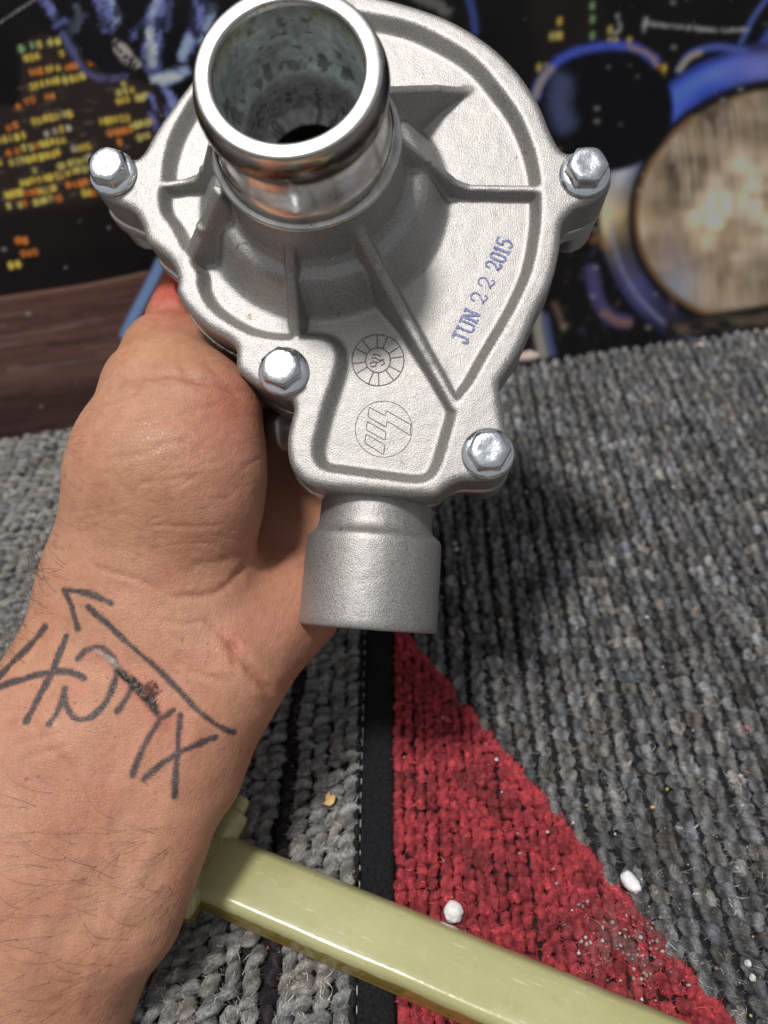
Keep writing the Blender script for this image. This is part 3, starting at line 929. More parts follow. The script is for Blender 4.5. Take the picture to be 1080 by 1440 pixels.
line([(832, 380), (840, 420), (858, 446), (880, 452)], 9, (0.07, 0.06, 0.17), 5, 0.9)
line([(850, 440), (868, 452), (884, 454)], 5, (0.22, 0.12, 0.07), 4, 0.8)
line([(754, 440), (758, 470), (764, 498)], 7, (0.34, 0.32, 0.27), 4, 0.85)
line([(766, 446), (772, 480), (776, 496)], 5, (0.10, 0.12, 0.26), 4, 0.8)
line([(780, 428), (788, 448), (792, 462)], 4, (0.16, 0.10, 0.07), 3, 0.7)
line([(835, 338), (842, 332), (849, 346)], 5, (0.22, 0.11, 0.05), 4, 0.7)
for k in range(60):
    x, y = random.uniform(740, 900), random.uniform(300, 490)
    line([(x, y), (x + random.uniform(-4, 4), y + random.uniform(2, 9))], random.uniform(0.8, 2.2), np.array(random.choice([(0.10, 0.08, 0.09), (0.05, 0.06, 0.12), (0.13, 0.08, 0.06)])) * random.uniform(0.3, 1), 2, 0.6, 2)
# timber strip along the foot on the left, and a pale blue curve
wood = [(-260, 462), (-120, 440), (0, 418), (120, 400), (200, 384), (420, 352), (420, 560), (180, 585), (0, 612), (-260, 650)]
fill(wood, (0.105, 0.052, 0.043), 3)
for k in range(240):
    y0 = random.uniform(395, 640); x0 = random.uniform(-260, 300); l = random.uniform(30, 190)
    c = np.array(random.choice([(0.16, 0.088, 0.072), (0.055, 0.026, 0.022), (0.125, 0.06, 0.055), (0.19, 0.13, 0.115), (0.04, 0.022, 0.02)]))
    y0 -= 0.0
    yy0 = y0 - (x0) * 0.15
    if yy0 < 424 - 0.15 * x0: continue
    line([(x0, yy0), (x0 + l * .5, yy0 - l * 0.07 + random.uniform(-2, 2)), (x0 + l, yy0 - l * 0.15)], random.uniform(1, 4), c, 2.5, 0.5, 4, 0.8)
line([(-260, 462), (0, 420), (120, 402), (205, 384)], 2.5, (0.21, 0.12, 0.09), 2.5, 0.8)
fill([(-260, 560), (0, 552), (200, 528), (200, 600), (-260, 700)], (0.022, 0.012, 0.012), 16, 0.75)
line([(226, 368), (210, 402), (192, 436), (176, 470)], 7, (0.17, 0.28, 0.52), 3.5, 0.95)
# scuffs
for pts in ([(905, 32), (935, 36), (975, 40), (1010, 43), (1052, 42)], [(908, 26), (906, 46)], [(868, 22), (872, 40), (866, 46)]):
    line(pts, 1.6, (0.42, 0.42, 0.42), 1.5, 0.75, 6, 2.2)
line([(586, -6), (612, 6), (628, 16)], 7, (0.16, 0.15, 0.14), 5, 0.7, 5, 4)
for k in range(80):
    x, y = random.uniform(-250, 1370), random.uniform(-60, 600)
    r_ = random.uniform(0.5, 1.4)
    line([(x, y), (x + random.uniform(-2, 2), y + random.uniform(-1, 1))], r_, (0.34, 0.34, 0.34), 1.2, random.uniform(0.3, 0.9), 2)
for x, y in [(945, 3), (946, 66), (838, 152), (838, 170), (1040, 125), (1015, 140), (898, 268), (1064, 230), (910, 460), (836, 376), (832, 416), (792, 458), (38, 441), (4, 350), (835, 322)]:
    line([(x, y), (x + 3, y + 1)], 2.0, (0.34, 0.34, 0.35), 1.8, 0.6, 2)

TILT = math.radians(5)
PUPV = np.array([-PNRM[0] * math.sin(TILT), -PNRM[1] * math.sin(TILT), math.cos(TILT)])
na, nh = 700, 250
aa = np.linspace(-0.13, 0.60, na); hh = np.linspace(-0.004, 0.215, nh)
A_, H_ = np.meshgrid(aa, hh)
V = PA + A_[..., None] * PDIR + H_[..., None] * PUPV
V = V.reshape(-1, 3)
pp = project(V)
ix = np.clip(pp[:, 0] - PX0, 0, PW - 2); iy = np.clip(pp[:, 1] - PY0, 0, PH - 2)
x0, y0 = ix.astype(int), iy.astype(int); fx, fy = (ix - x0)[:, None], (iy - y0)[:, None]
def blur(A, r):
    for ax in (0, 1):
        c = np.cumsum(np.pad(A, [(r + 1, r) if k == ax else (0, 0) for k in range(3)], mode='edge'), axis=ax)
        n_ = 2 * r + 1
        A = (np.take(c, np.arange(n_, c.shape[ax]), ax) - np.take(c, np.arange(0, c.shape[ax] - n_), ax)) / n_
    return A


cut_ = 745 - PX0
img[:, cut_:] = 0.75 * blur(img[:, cut_:], 3) + 0.25 * img[:, cut_:]
img[:, :cut_] = 0.6 * blur(img[:, :cut_], 1) + 0.4 * img[:, :cut_]
img = np.clip(img * 1.75 - 0.003, 0.004, 0.88)
col = img[y0, x0] * (1 - fx) * (1 - fy) + img[y0, x0 + 1] * fx * (1 - fy) + img[y0 + 1, x0] * (1 - fx) * fy + img[y0 + 1, x0 + 1] * fx * fy
i = np.arange(nh - 1)[:, None] * na; j = np.arange(na - 1)[None]
Q = np.stack([i + j, i + j + 1, i + na + j + 1, i + na + j], -1).reshape(-1, 4)
# plain dark top of the sheet, edges and back of the board
def pq(a, h, d): return PA + a * PDIR + h * PUPV - d * PNRM
B = [pq(aa[0], hh[0], 0), pq(aa[-1], hh[0], 0), pq(aa[-1], hh[-1], 0), pq(aa[0], hh[-1], 0), pq(aa[0], 0.34, 0), pq(aa[-1], 0.34, 0),
     pq(aa[0], hh[0], .012), pq(aa[-1], hh[0], .012), pq(aa[-1], 0.34, .012), pq(aa[0], 0.34, .012)]
b = len(V)
Qb = np.array([(3, 2, 5, 4), (6, 9, 8, 7), (0, 6, 7, 1), (4, 5, 8, 9), (0, 3, 4, 9), (0, 9, 6, 0), (1, 7, 8, 5)])
Qb = np.array([q for q in Qb.tolist() if len(set(q)) == 4])
o = mk('picture_print', np.vstack([V, B]), np.vstack([Q, Qb + b]), mat=M_PRINT, col=np.vstack([col, np.full((len(B), 3), 0.008)]), origin=pq(0.235, 0, 0))
tag(o, 'glossy printed picture of a motorcycle headlight and lit night city leaning behind the pump', 'picture')
# ------------------------------------------------------------------ water pump
tp, yp = math.radians(8.0), math.radians(3.5)    # the face leans back and turns a little
PN0 = -FWD * math.cos(tp) + UP * math.sin(tp)
PV = UP * math.cos(tp) + FWD * math.sin(tp)
PN = PN0 * math.cos(yp) - RT * math.sin(yp)
PU = RT * math.cos(yp) + PN0 * math.sin(yp)
PO = CAM + 0.207 * ray(530, 560)
pm = Matrix(((PU[0], PV[0], PN[0], PO[0]), (PU[1], PV[1], PN[1], PO[1]), (PU[2], PV[2], PN[2], PO[2]), (0, 0, 0, 1)))
pump = empty('water_pump', mat=pm)
tag(pump, 'cast aluminium car water pump with polished inlet pipe, held up in the hand', 'water pump')


def lp(x, y, n=0.0):
    """millimetre coordinates on the pump's plane at height n that are seen at a picture point"""
    r = ray(x, y)
    t = ((PO + n * 0.001 * PN - CAM) @ PN) / (r @ PN)
    q = CAM + t * r - PO
    return np.array([q @ PU, q @ PV]) * 1000


def lps(pts, n=0.0):
    return np.array([lp(p[0], p[1], p[2] if len(p) > 2 else n) for p in pts])


OUTL = [(300, 62), (272, 105), (243, 144), (215, 185), (200, 212), (187, 221), (170, 212), (150, 214), (133, 226), (127, 246), (133, 266), (150, 280), (170, 288),
        (188, 298), (199, 318), (205, 337), (225, 354), (241, 370), (248, 390), (247, 410), (264, 436), (290, 460), (316, 475), (330, 487), (331, 503), (332, 517), (344, 530), (366, 545), (390, 558),
        (407, 563), (412, 574), (408, 592), (403, 617), (404, 640), (410, 659), (424, 675), (440, 683), (470, 688), (530, 693), (590, 698), (614, 697), (632, 684), (650, 676), (672, 676), (697, 674), (714, 662), (721, 642),
        (716, 622), (709, 588), (703, 542), (709, 528), (732, 492), (758, 433), (776, 396), (787, 352), (791, 316), (798, 304), (812, 291), (838, 282), (858, 262), (860, 238), (848, 216), (826, 206), (805, 212),
        (790, 208), (775, 182), (757, 140), (728, 97), (690, 60), (640, 28), (590, 8), (540, -6), (490, -18), (430, -16), (370, 8)]
PKT = [(226, 250), (229, 222), (238, 190), (254, 158), (278, 122), (310, 88), (360, 44), (420, 18), (480, 12), (540, 20), (580, 30), (620, 48), (668, 78), (702, 116), (731, 156), (751, 202), (761, 245), (763, 290), (760, 328),
       (750, 378), (730, 425), (711, 460), (687, 500), (664, 541), (648, 562), (641, 588), (633, 616), (622, 652), (610, 672), (588, 680), (540, 675), (490, 668), (458, 663), (443, 652), (438, 630), (445, 598), (453, 568), (463, 538),
       (471, 508), (469, 490), (457, 479), (432, 477), (408, 478), (384, 477), (350, 470), (316, 452), (290, 430), (277, 404), (275, 384), (262, 362), (240, 320), (225, 298), (221, 274)]
outl = catmull(lps(OUTL), 4, True)
pkt = catmull(lps(PKT), 4, True)
AX = lp(455, 285, -4)                            # axis of the inlet
h = 0.55
gu = np.arange(-95, 80, h); gv = np.arange(-42, 128, h); gn = np.arange(-15.2, 26.5, h)
UU, VV_ = np.meshgrid(gu, gv, indexing='ij')
P2 = np.column_stack([UU.ravel(), VV_.ravel()])
do = poly_sd(P2, outl)
dp = poly_sd(P2, pkt)
FLOOR = -3.9
wallf = sstep(-0.3, 3.5, -dp)
H = FLOOR * wallf
H = H - 0.9 * sstep(2.5, 0.0, -do) ** 2 * (do > -2.6)   # the rim rolls over at its edge
r = np.hypot(P2[:, 0] - AX[0], P2[:, 1] - AX[1])
boss = np.interp(r, [0, 21.9, 22.6, 23.1, 24.0, 25.6, 27.2, 28.6, 30.0, 31.6, 33.2, 34.4, 35.6, 37.2, 39.5],
                 [23.5, 23.5, 22.8, 16, 10.2, 8.3, 7.8, 7.2, 5.6, 2.5, -0.6, -2.6, -3.9, -6.0, -9.0])
H = smax(H, boss, 0.8)
Hb = H.copy()


def rib(pts, wid, draft=0.22, k=1.1):
    """pts: (x, y, height of the top) along the crest"""
    global H
    a = np.array([[*lp(x, y, n), n] for x, y, n in pts])
    best = np.full(len(P2), -1e9)
    for p, q in zip(a[:-1], a[1:]):
        e = q[:2] - p[:2]; l2 = e @ e
        t = np.clip(((P2 - p[:2]) @ e) / l2, 0, 1)
        d = np.linalg.norm(P2 - p[:2] - t[:, None] * e, axis=1)
        top = p[2] + t * (q[2] - p[2])
        x = d - wid / 2
        hh_ = top - np.where(x > 0, x / draft, 0) - 0.25 * np.clip(d / (wid / 2), 0, 1.0) ** 2
        best = np.maximum(best, hh_)
    best = np.maximum(best, -12)
    H = smax(H, best, k)


rib([(405, 330, 18), (409, 385, 10), (417, 474, -0.3)], 2.2)
rib([(500, 312, 19), (532, 374, 11), (572, 448, 3.0), (610, 516, 0.5), (641, 572, -0.2)], 2.5)
rib([(560, 192, 19), (600, 222, 9), (642, 256, 1.0), (660, 263, -0.3), (758, 265, -0.3)], 2.1)
rib([(548, 124, 16), (612, 122, 4), (658, 126, -3.6)], 2.6)
rib([(226, 259, -0.3), (258, 255, -0.3), (276, 249, 0.8), (284, 236, 5), (293, 200, 17)], 2.2)
rib([(303, 268, 17), (284, 316, 8), (264, 360, -0.2)], 3.6, 0.3)
H = H + 0.05 * vnoise(P2 * 0.5, 71)
H2 = H.reshape(UU.shape)
G0, G1 = np.gradient(H2, h)
slope = np.sqrt(1 + np.clip(G0 ** 2 + G1 ** 2, 0, 14))
D2o = do.reshape(UU.shape)
NN = gn[None, None, :]
Fv = ((NN - H2[..., None]) / slope[..., None]).astype(np.float32)
side = (D2o[..., None] + 0.018 * NN).astype(np.float32)
Fv = smax(Fv, side, 1.0)
Fv = np.maximum(Fv, (-14.0 - NN))
rr = np.hypot(UU - AX[0], VV_ - AX[1])[..., None]
Fv = np.maximum(Fv, (18.3 - rr).astype(np.float32))
V, Q = nets(Fv.astype(np.float32), (gu[0], gv[0], gn[0]), h)
V = smooth_verts(V, Q, 2, 0.45)
cover = mk('front_cover', V * 0.001, Q, mat=M_CAST, parent=pump)
del Fv, side

# rear housing: thin machined flange, then a smaller body
h = 0.9
gu = np.arange(-95, 80, h); gv = np.arange(-42, 128, h); gn = np.arange(-42, -13, h)
UU, VV_ = np.meshgrid(gu, gv, indexing='ij')
do = poly_sd(np.column_stack([UU.ravel(), VV_.ravel()]), outl).reshape(UU.shape)[..., None]
NN = gn[None, None, :]
do_l = poly_sd(np.column_stack([UU.ravel(), VV_.ravel()]), outl + np.array([-0.9, -0.3])).reshape(UU.shape)[..., None]
fl_ = np.maximum(do_l - 0.35, np.maximum(NN + 14.5, -20.0 - NN))
body = np.maximum(do + 7.5, np.maximum(NN + 15, -39.0 - NN))
Fv = smin(fl_, smax(body, fl_ * 0 - 99, 1), 2.5)
for bx, by in ((158, 243), (825, 243), (400, 522), (686, 638)):
    c = lp(bx, by)
    cy = np.maximum(np.hypot(UU - c[0], VV_ - c[1])[..., None] - 7.3, np.maximum(NN + 15, -33 - NN))
    Fv = smin(Fv, cy, 1.5)
V, Q = nets(Fv.astype(np.float32), (gu[0], gv[0], gn[0]), h)
V = smooth_verts(V, Q, 2, 0.4)
mk('rear_housing', V * 0.001, Q, mat=M_EDGE, parent=pump)

# inlet pipe
def place(V, origin, zdir=None):
    """mm points with z along zdir at origin, as pump-local metres"""
    if zdir is None: return (V + np.asarray(origin)) * 0.001
    z = np.asarray(zdir, float); z /= np.linalg.norm(z)
    x = np.cross([0, 1, 0] if abs(z[1]) < 0.9 else [0, 0, 1], z); x /= np.linalg.norm(x)
    y = np.cross(z, x)
    return (V[:, :1] * x + V[:, 1:2] * y + V[:, 2:] * z + np.asarray(origin)) * 0.001


prof = [(18.6, 18), (21.6, 18), (21.7, 24.7), (23.6, 25.1), (24.0, 25.9), (23.8, 26.6), (22.7, 27.3), (21.7, 28.6), (21.2, 30.5), (21.0, 33.5), (20.8, 37), (20.5, 39.4), (20.4, 40.6), (20.8, 41.6), (21.7, 42.6), (22.2, 44.0),
        (22.3, 45.6), (22.1, 47.2), (21.6, 48.6), (21.2, 49.6), (20.95, 50.5), (20.6, 51.0), (20.1, 51.2), (18.9, 51.25), (17.7, 51.2), (17.2, 51.0), (16.85, 50.5), (16.7, 49.6)]
pr = catmull(prof, 3)
V, Q = lathe(pr, 160)
V[:, 0] *= 1 + 0.002 * np.sin(3 * np.arctan2(V[:, 1], V[:, 0]))
ax3 = (AX[0] - 0.5, AX[1], -1.4)
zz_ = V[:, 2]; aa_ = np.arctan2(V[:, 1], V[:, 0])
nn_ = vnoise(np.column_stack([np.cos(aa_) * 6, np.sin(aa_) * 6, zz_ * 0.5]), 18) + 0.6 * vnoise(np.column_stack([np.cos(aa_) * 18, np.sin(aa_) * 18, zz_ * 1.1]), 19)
bead_refl = np.clip(np.exp(-((zz_ - 41.4) / 1.5) ** 2) * 1.2 + 0.85 * sstep(39.5, 42, zz_) * sstep(50.2, 47.8, zz_) + 0.5 * np.exp(-((zz_ - 27.6) / 0.6) ** 2) + 0.16 * nn_ * (zz_ < 48.5), 0, 0.93)[:, None]  # dark reflections under the bead painted into the tint; noise varies them
bead_refl = np.where((np.hypot(V[:, 0], V[:, 1]) < 17.5)[:, None], 0, bead_refl)
col_ = (1 - bead_refl) + bead_refl * np.array([[0.10, 0.065, 0.045]])
rimn = (sstep(0.35, 0.9, nn_) * (zz_ > 50.4) * 0.55)[:, None]
col_ = col_ * (1 - rimn) + np.array([[0.45, 0.38, 0.30]]) * rimn
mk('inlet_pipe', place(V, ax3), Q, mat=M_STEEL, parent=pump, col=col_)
prof = [(16.7, 49.6), (16.7, 47), (16.8, 36), (16.75, 34.6), (16.4, 33.6), (15.7, 33.0), (14.9, 32.4), (14.5, 31.2), (14.4, 26), (14.3, 21.5), (13.9, 19.6), (12.6, 18.3), (11.6, 17.9), (10.9, 17.5), (10.6, 16.6), (10.5, -2)]
pr = []
for a, b in zip(prof[:-1], prof[1:]):
    m = max(1, int(np.hypot(b[0] - a[0], b[1] - a[1]) / 0.5))
    pr += [(a[0] + (b[0] - a[0]) * t, a[1] + (b[1] - a[1]) * t) for t in np.arange(m) / m]
pr.append(prof[-1])
V, Q = lathe(pr, 200)
th = np.arctan2(V[:, 1], V[:, 0])
tz = np.column_stack([np.cos(th) * 2.2, np.sin(th) * 2.2, V[:, 2] * 0.16])
n1, n2, n3 = vnoise(tz, 15), vnoise(tz * 2.7 + 9, 16), vnoise(tz * 7 + 3, 17)
c = np.array([[0.54, 0.59, 0.59]]) * (1 + 0.35 * n1 + 0.22 * n2 + 0.15 * n3)[:, None]
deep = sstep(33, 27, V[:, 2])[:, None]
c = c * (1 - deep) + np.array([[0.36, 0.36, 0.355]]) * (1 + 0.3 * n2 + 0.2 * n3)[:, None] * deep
stain = np.clip(0.9 * sstep(0.20, 0.62, n2 * 0.8 + n3 * 0.40 + 0.55 * np.exp(-((V[:, 2] - 33.6) / 1.3) ** 2)), 0, 1)[:, None] * 0.85
c = c * (1 - stain) + np.array([[0.055, 0.052, 0.045]]) * stain
lipn = (sstep(44.5, 49.5, V[:, 2] + 1.6 * n3) * sstep(-0.1, 0.35, n1 + 0.6 * n3 + 0.35 * np.sin(th)))[:, None]
c = c * (1 - 0.8 * lipn) + np.array([[0.33, 0.31, 0.16]]) * 0.8 * lipn
hole_shade = sstep(17.5, 16.9, V[:, 2])[:, None]  # darkness of the deep cavity painted into the bore colour
c = c * (1 - hole_shade) + 0.012 * hole_shade
V[:, :2] *= (1 + 0.006 * n3 + 0.004 * n2)[:, None]
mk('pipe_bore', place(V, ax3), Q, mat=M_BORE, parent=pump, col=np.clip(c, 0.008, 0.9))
V, Q = lathe([(18.4, -2.2), (12, -7), (5.5, -9.5), (5.2, -7), (0.01, -6.6)], 48)
mk('impeller_hub', place(V, ax3), Q, mat=M_BACK, parent=pump)  # near-black colour stands in for the shade inside the bore

# outlet spout
c0, c1 = lp(531, 700, -21), lp(517, 884, -21)
dv = np.array([*(c1 - c0), 0]); Lo = np.linalg.norm(dv); dv /= Lo
prof = [(15.9, -5), (16.0, -2), (16.1, 3), (16.3, 8.2), (16.9, 10.2), (18.1, 11.4), (19.0, 12.1), (19.4, 13.0), (19.5, 16), (19.7, Lo - 2.5), (19.65, Lo - 0.7), (19.2, Lo), (15.8, Lo), (15.4, Lo - 0.6), (15.2, 2), (2.0, 1.0)]
pts = [np.array(p, float) for p in prof]
pr = []
for a, b in zip(pts[:-1], pts[1:]):
    m = max(1, int(np.linalg.norm(b - a) / 1.2))
    for t in np.arange(m) / m: pr.append(a + (b - a) * t)
pr.append(pts[-1])
V, Q = lathe(pr, 120)
V = place(V, (*c0, -21), (dv[0], dv[1], -0.0))
V += 0.00006 * vnoise(V * 600, 9)[:, None]
mk('outlet_spout', V, Q[:, ::-1] if False else Q, mat=M_CAST, parent=pump)

# bolts: washer-faced hexagon heads
def bolt_mesh(ang, hgt=5.2, flat=5.05):
    rings = []
    cr = flat / math.cos(math.pi / 6)
    seg = 48
    a = np.arange(seg) / seg * 2 * math.pi
    hexr = flat / np.cos((a - ang + math.pi / 6) % (math.pi / 3) - math.pi / 6)
    hexr = np.minimum(hexr, cr * 0.985)
    def ring(rad, z): rings.append(np.stack([rad * np.cos(a), rad * np.sin(a), np.full(seg, z) if np.isscalar(z) else z], 1))
    ring(hexr, 0.9); ring(hexr, 1.6)
    chz = hgt - np.clip(hexr - flat, 0, 9) * 0.62                        # chamfered corners
    ring(hexr, chz - 0.55); ring(hexr * 0.992, chz - 0.18); ring(hexr * 0.965, chz + 0.05)
    ring(np.minimum(hexr * 0.90, flat * 0.93), hgt + 0.32); ring(np.full(seg, flat * 0.80), hgt + 0.50); ring(np.full(seg, flat * 0.60), hgt + 0.58); ring(np.full(seg, flat * 0.42), hgt + 0.52)
    ring(np.full(seg, flat * 0.2), hgt + 0.50); ring(np.full(seg, 0.02), hgt + 0.50)
    V = np.concatenate(rings); m = len(rings)
    i = np.arange(m - 1)[:, None] * seg; j = np.arange(seg)[None]; j2 = (j + 1) % seg
    Q = np.stack([i + j, i + j2, i + seg + j2, i + seg + j], -1).reshape(-1, 4)
    return V, Q


wv, wq = lathe([(6.4, -0.3), (6.9, -0.2), (7.0, 0.15), (6.95, 0.55), (6.6, 0.9), (6.0, 1.25), (5.0, 1.6), (3.0, 1.6)], 64)
for k, (bx, by, ang, lab) in enumerate([(159, 244, 0.25, None), (822, 245, 0.48, None), (399, 523, 0.12, None), (686, 638, 0.55, None)]):
    c = lp(bx, by, 0.3)
    V, Q = bolt_mesh(ang)
    b = mk('bolt', V * 0.001, Q, mat=M_ZINC, parent=pump)
    b.location = (c[0] * .001, c[1] * .001, 0.0001)
    wsh = mk('washer', wv * 0.001, wq, mat=M_ZINC, parent=b)
# dark bolt end seen under the flange
c = lp(398, 602, -26)
V, Q = lathe([(0.02, -7.5), (3.6, -7.5), (4.2, -6.6), (4.4, -2), (6.6, -1.6), (6.8, 0), (6.4, 6), (0.02, 6)], 24)
mk('rear_bolt', place(V, (c[0], c[1], -27), (-1.0, 0.1, -0.2)), Q, mat=M_DARK, parent=pump, smooth=True)

# cast date dial and maker's mark: fine cut lines on the pocket floor
FZ = FLOOR + 0.05


def strokes(lines, rad, z=FZ):
    out = []
    for ln in lines:
        a = np.array([[*lp(x, y, FLOOR), z] for x, y in ln])
        # resample
        d = np.concatenate([[0], np.cumsum(np.linalg.norm(np.diff(a, axis=0), axis=1))])
        m = max(2, int(d[-1] / 0.5) + 1)
        s = np.linspace(0, d[-1], m)
        a = np.stack([np.interp(s, d, a[:, k]) for k in range(3)], 1)
        out.append(tube(a, rad, 6))
    return join(out)


dc = (531.5, 506.5)
L = [ell(*dc, 36.5, 36, 0, 60).tolist() + [ell(*dc, 36.5, 36, 0, 60)[0].tolist()], ell(*dc, 17.5, 17.5, 0, 36).tolist() + [ell(*dc, 17.5, 17.5, 0, 36)[0].tolist()]]
for k in range(12):
    a = math.radians(-6 + k * 30 + (4 if k % 2 else -2))
    L.append([(dc[0] + 18 * math.cos(a), dc[1] + 18 * math.sin(a)), (dc[0] + 35 * math.cos(a), dc[1] + 35 * math.sin(a))])
for ln in ([(524, 499), (530, 498), (535, 501)], [(522, 504), (528, 503), (533, 507), (540, 505)], [(527, 510), (534, 509), (538, 506), (541, 511), (536, 514)], [(520, 512), (525, 508), (530, 511), (527, 516), (521, 515)]):
    L.append(ln)
V, Q = strokes(L, 0.17)
mk('date_dial', V * 0.001, Q, mat=M_GROOVE, parent=pump)
z5 = lambda p: (380 + p[0] / 3.0, 480 + p[1] / 3.0)
L = []
circ = ell(539.5, 603.5, 40, 39.5, 0, 64)
V1, Q1 = strokes([circ.tolist() + [circ[0].tolist()]], 0.10)
para = [[(418, 278), (412, 318), (488, 362), (494, 336), (590, 396), (594, 352), (490, 292), (484, 314), (418, 278)],
        [(410, 338), (404, 372), (484, 418), (488, 382), (410, 338)], [(404, 392), (398, 428), (478, 478), (484, 436), (404, 392)]]
V2, Q2 = strokes([[z5(p) for p in ln] for ln in para], 0.125)
V, Q = join([(V1, Q1), (V2, Q2)])
mk('maker_mark', V * 0.001, Q, mat=M_GROOVE, parent=pump)

# blue date stamp, printed flat on the floor of the pocket
GL = {'J': [[(.15, 1), (.85, 1)], [(.55, 1), (.55, .22), (.42, .02), (.2, 0), (.05, .14), (.08, .28)]],
      'U': [[(-.02, 1), (.3, 1)], [(.14, 1), (.14, .25), (.28, .03), (.5, -.01), (.72, .03), (.84, .25), (.84, 1)], [(.7, 1), (1, 1)]],
      'N': [[(0, 1), (.22, 1), (.8, .05), (.84, .05)], [(.15, 1), (.15, 0)], [(0, 0), (.32, 0)], [(.84, 0), (.84, 1)], [(.68, 1), (1, 1)]],
      '2': [[(.08, .70), (.12, .9), (.35, 1), (.66, .97), (.84, .78), (.78, .56), (.42, .28), (.14, .10), (.3, .14), (.6, .04), (.82, .02), (.92, .18)]],
      '0': [[(.5, 1), (.2, .9), (.1, .5), (.2, .1), (.5, 0), (.8, .1), (.9, .5), (.8, .9), (.5, 1)]],
      '1': [[(.25, .82), (.5, 1), (.5, 0)], [(.25, 0), (.75, 0)]],
      '5': [[(.85, 1), (.25, 1), (.18, .55), (.45, .62), (.75, .52), (.86, .28), (.7, .05), (.4, -.02), (.12, .1)]]}
zs = lambda p: (600 + p[0] / 6.75, 300 + p[1] / 6.75)
B0, B1 = np.array(lp(*zs((392, 1215)), FLOOR)), np.array(lp(*zs((812, 300)), FLOOR))
bx_ = (B1 - B0); TL = np.linalg.norm(bx_); bx_ /= TL; by_ = np.array([-bx_[1], bx_[0]])
verts, quads = [], []
for ch, s, wch, bold, lift in [('J', -0.030, 0.085, 1.1, 0), ('U', 0.072, 0.10, 1.0, 0), ('N', 0.182, 0.10, 1.1, .0), ('2', 0.365, 0.10, .75, .02), ('2', 0.525, 0.10, .75, .0),
                         ('2', 0.712, 0.075, 1.05, .02), ('0', 0.802, 0.075, 1.1, 0.0), ('1', 0.885, 0.06, 1.15, .0), ('5', 0.952, 0.08, 1.0, .0)]:
    hgt = 4.35 if ch not in 'x' else 4
    for ln in GL[ch]:
        c = catmull(ln, 6) if len(ln) > 3 and ch in 'J205U' else np.array(ln, float)
        d = np.concatenate([[0], np.cumsum(np.linalg.norm(np.diff(c, axis=0), axis=1))])
        m = max(2, int(d[-1] / 0.06) + 1)
        c = np.stack([np.interp(np.linspace(0, d[-1], m), d, c[:, k]) for k in range(2)], 1)
        q = B0 + np.outer(s * TL + c[:, 0] * wch * TL, bx_) + np.outer((c[:, 1] + lift) * hgt, by_)
        T = np.gradient(q, axis=0); T /= np.linalg.norm(T, axis=1, keepdims=True)
        Nn = np.stack([-T[:, 1], T[:, 0]], 1)
        wd = 0.32 * bold * (1 + 0.18 * vnoise(q * 2.3, 17))[:, None]
        q[0] -= T[0] * 0.2; q[-1] += T[-1] * 0.2
        n0 = len(verts)
        zz_ = FLOOR + 0.16 + 0.004 * len(quads) / 200
        for a, b in zip(q + Nn * wd, q - Nn * wd): verts += [(*a, zz_), (*b, zz_)]
        for k in range(m - 1): quads.append((n0 + 2 * k, n0 + 2 * k + 1, n0 + 2 * k + 3, n0 + 2 * k + 2))
mk('date_stamp', np.array(verts) * 0.001, quads, mat=M_INK, parent=pump)
# ------------------------------------------------------------------ person: forearm and hand, modelled in camera millimetres
def cm(x, y, z):
    return np.array([(x - 540) / F_PX * z, (720 - y) / F_PX * z, z])


h = 1.25
gx_ = np.arange(-205, 22, h); gy_ = np.arange(-215, 112, h); gz_ = np.arange(168, 305, h)
XX, YY, ZZ = np.meshgrid(gx_.astype(np.float32), gy_.astype(np.float32), gz_.astype(np.float32), indexing='ij')


def cap(a, b, ra, rb, flat=None, fs=1.0):
    """rounded cone from a to b; flat = axis along which the section is scaled by fs"""
    a, b = np.asarray(a, float), np.asarray(b, float)
    ab = b - a; l2 = ab @ ab
    px, py, pz = XX - np.float32(a[0]), YY - np.float32(a[1]), ZZ - np.float32(a[2])
    t = np.clip((px * ab[0] + py * ab[1] + pz * ab[2]) / l2, 0, 1).astype(np.float32)
    qx, qy, qz = px - t * np.float32(ab[0]), py - t * np.float32(ab[1]), pz - t * np.float32(ab[2])
    if flat is not None:
        f = np.asarray(flat, float); f = f / np.linalg.norm(f)
        d = qx * f[0] + qy * f[1] + qz * f[2]
        k = (1 / fs - 1)
        qx, qy, qz = qx + d * k * f[0], qy + d * k * f[1], qz + d * k * f[2]
    d = np.sqrt(qx * qx + qy * qy + qz * qz) - (ra + (rb - ra) * t)
    return d.astype(np.float32) * np.float32(min(fs, 1.0) ** 0.5)


def ball(c, r, scale=(1, 1, 1)):
    c = np.asarray(c, float)
    qx, qy, qz = (XX - np.float32(c[0])) / scale[0], (YY - np.float32(c[1])) / scale[1], (ZZ - np.float32(c[2])) / scale[2]
    return ((np.sqrt(qx * qx + qy * qy + qz * qz) - r) * min(scale)).astype(np.float32)


ZF = np.array([0.10, 0.05, 1.0])                 # the flat side of wrist and forearm looks at the lens
W0 = cm(212, 915, 224)
FD = np.array([-0.435, -0.885, -0.10]); FD /= np.linalg.norm(FD)
Fh = cap(W0, W0 + FD * 260, 35, 56, ZF, 0.66)
# two tendons and the radius edge under the skin
Fh = smin(Fh, cap(cm(300, 985, 212), cm(190, 1300, 205), 6, 8), 16)
# palm: metacarpals
pal = cap(cm(205, 850, 226), cm(300, 560, 266), 15, 12)
for a, b, ra, rb in ((cm(250, 880, 228), cm(385, 590, 282), 15, 12), (cm(290, 905, 227), cm(460, 625, 284), 15, 12), (cm(325, 930, 225), cm(525, 690, 280), 15.5, 11)):
    pal = smin(pal, cap(a, b, ra, rb), 9)
Fh = smin(Fh, pal, 12)
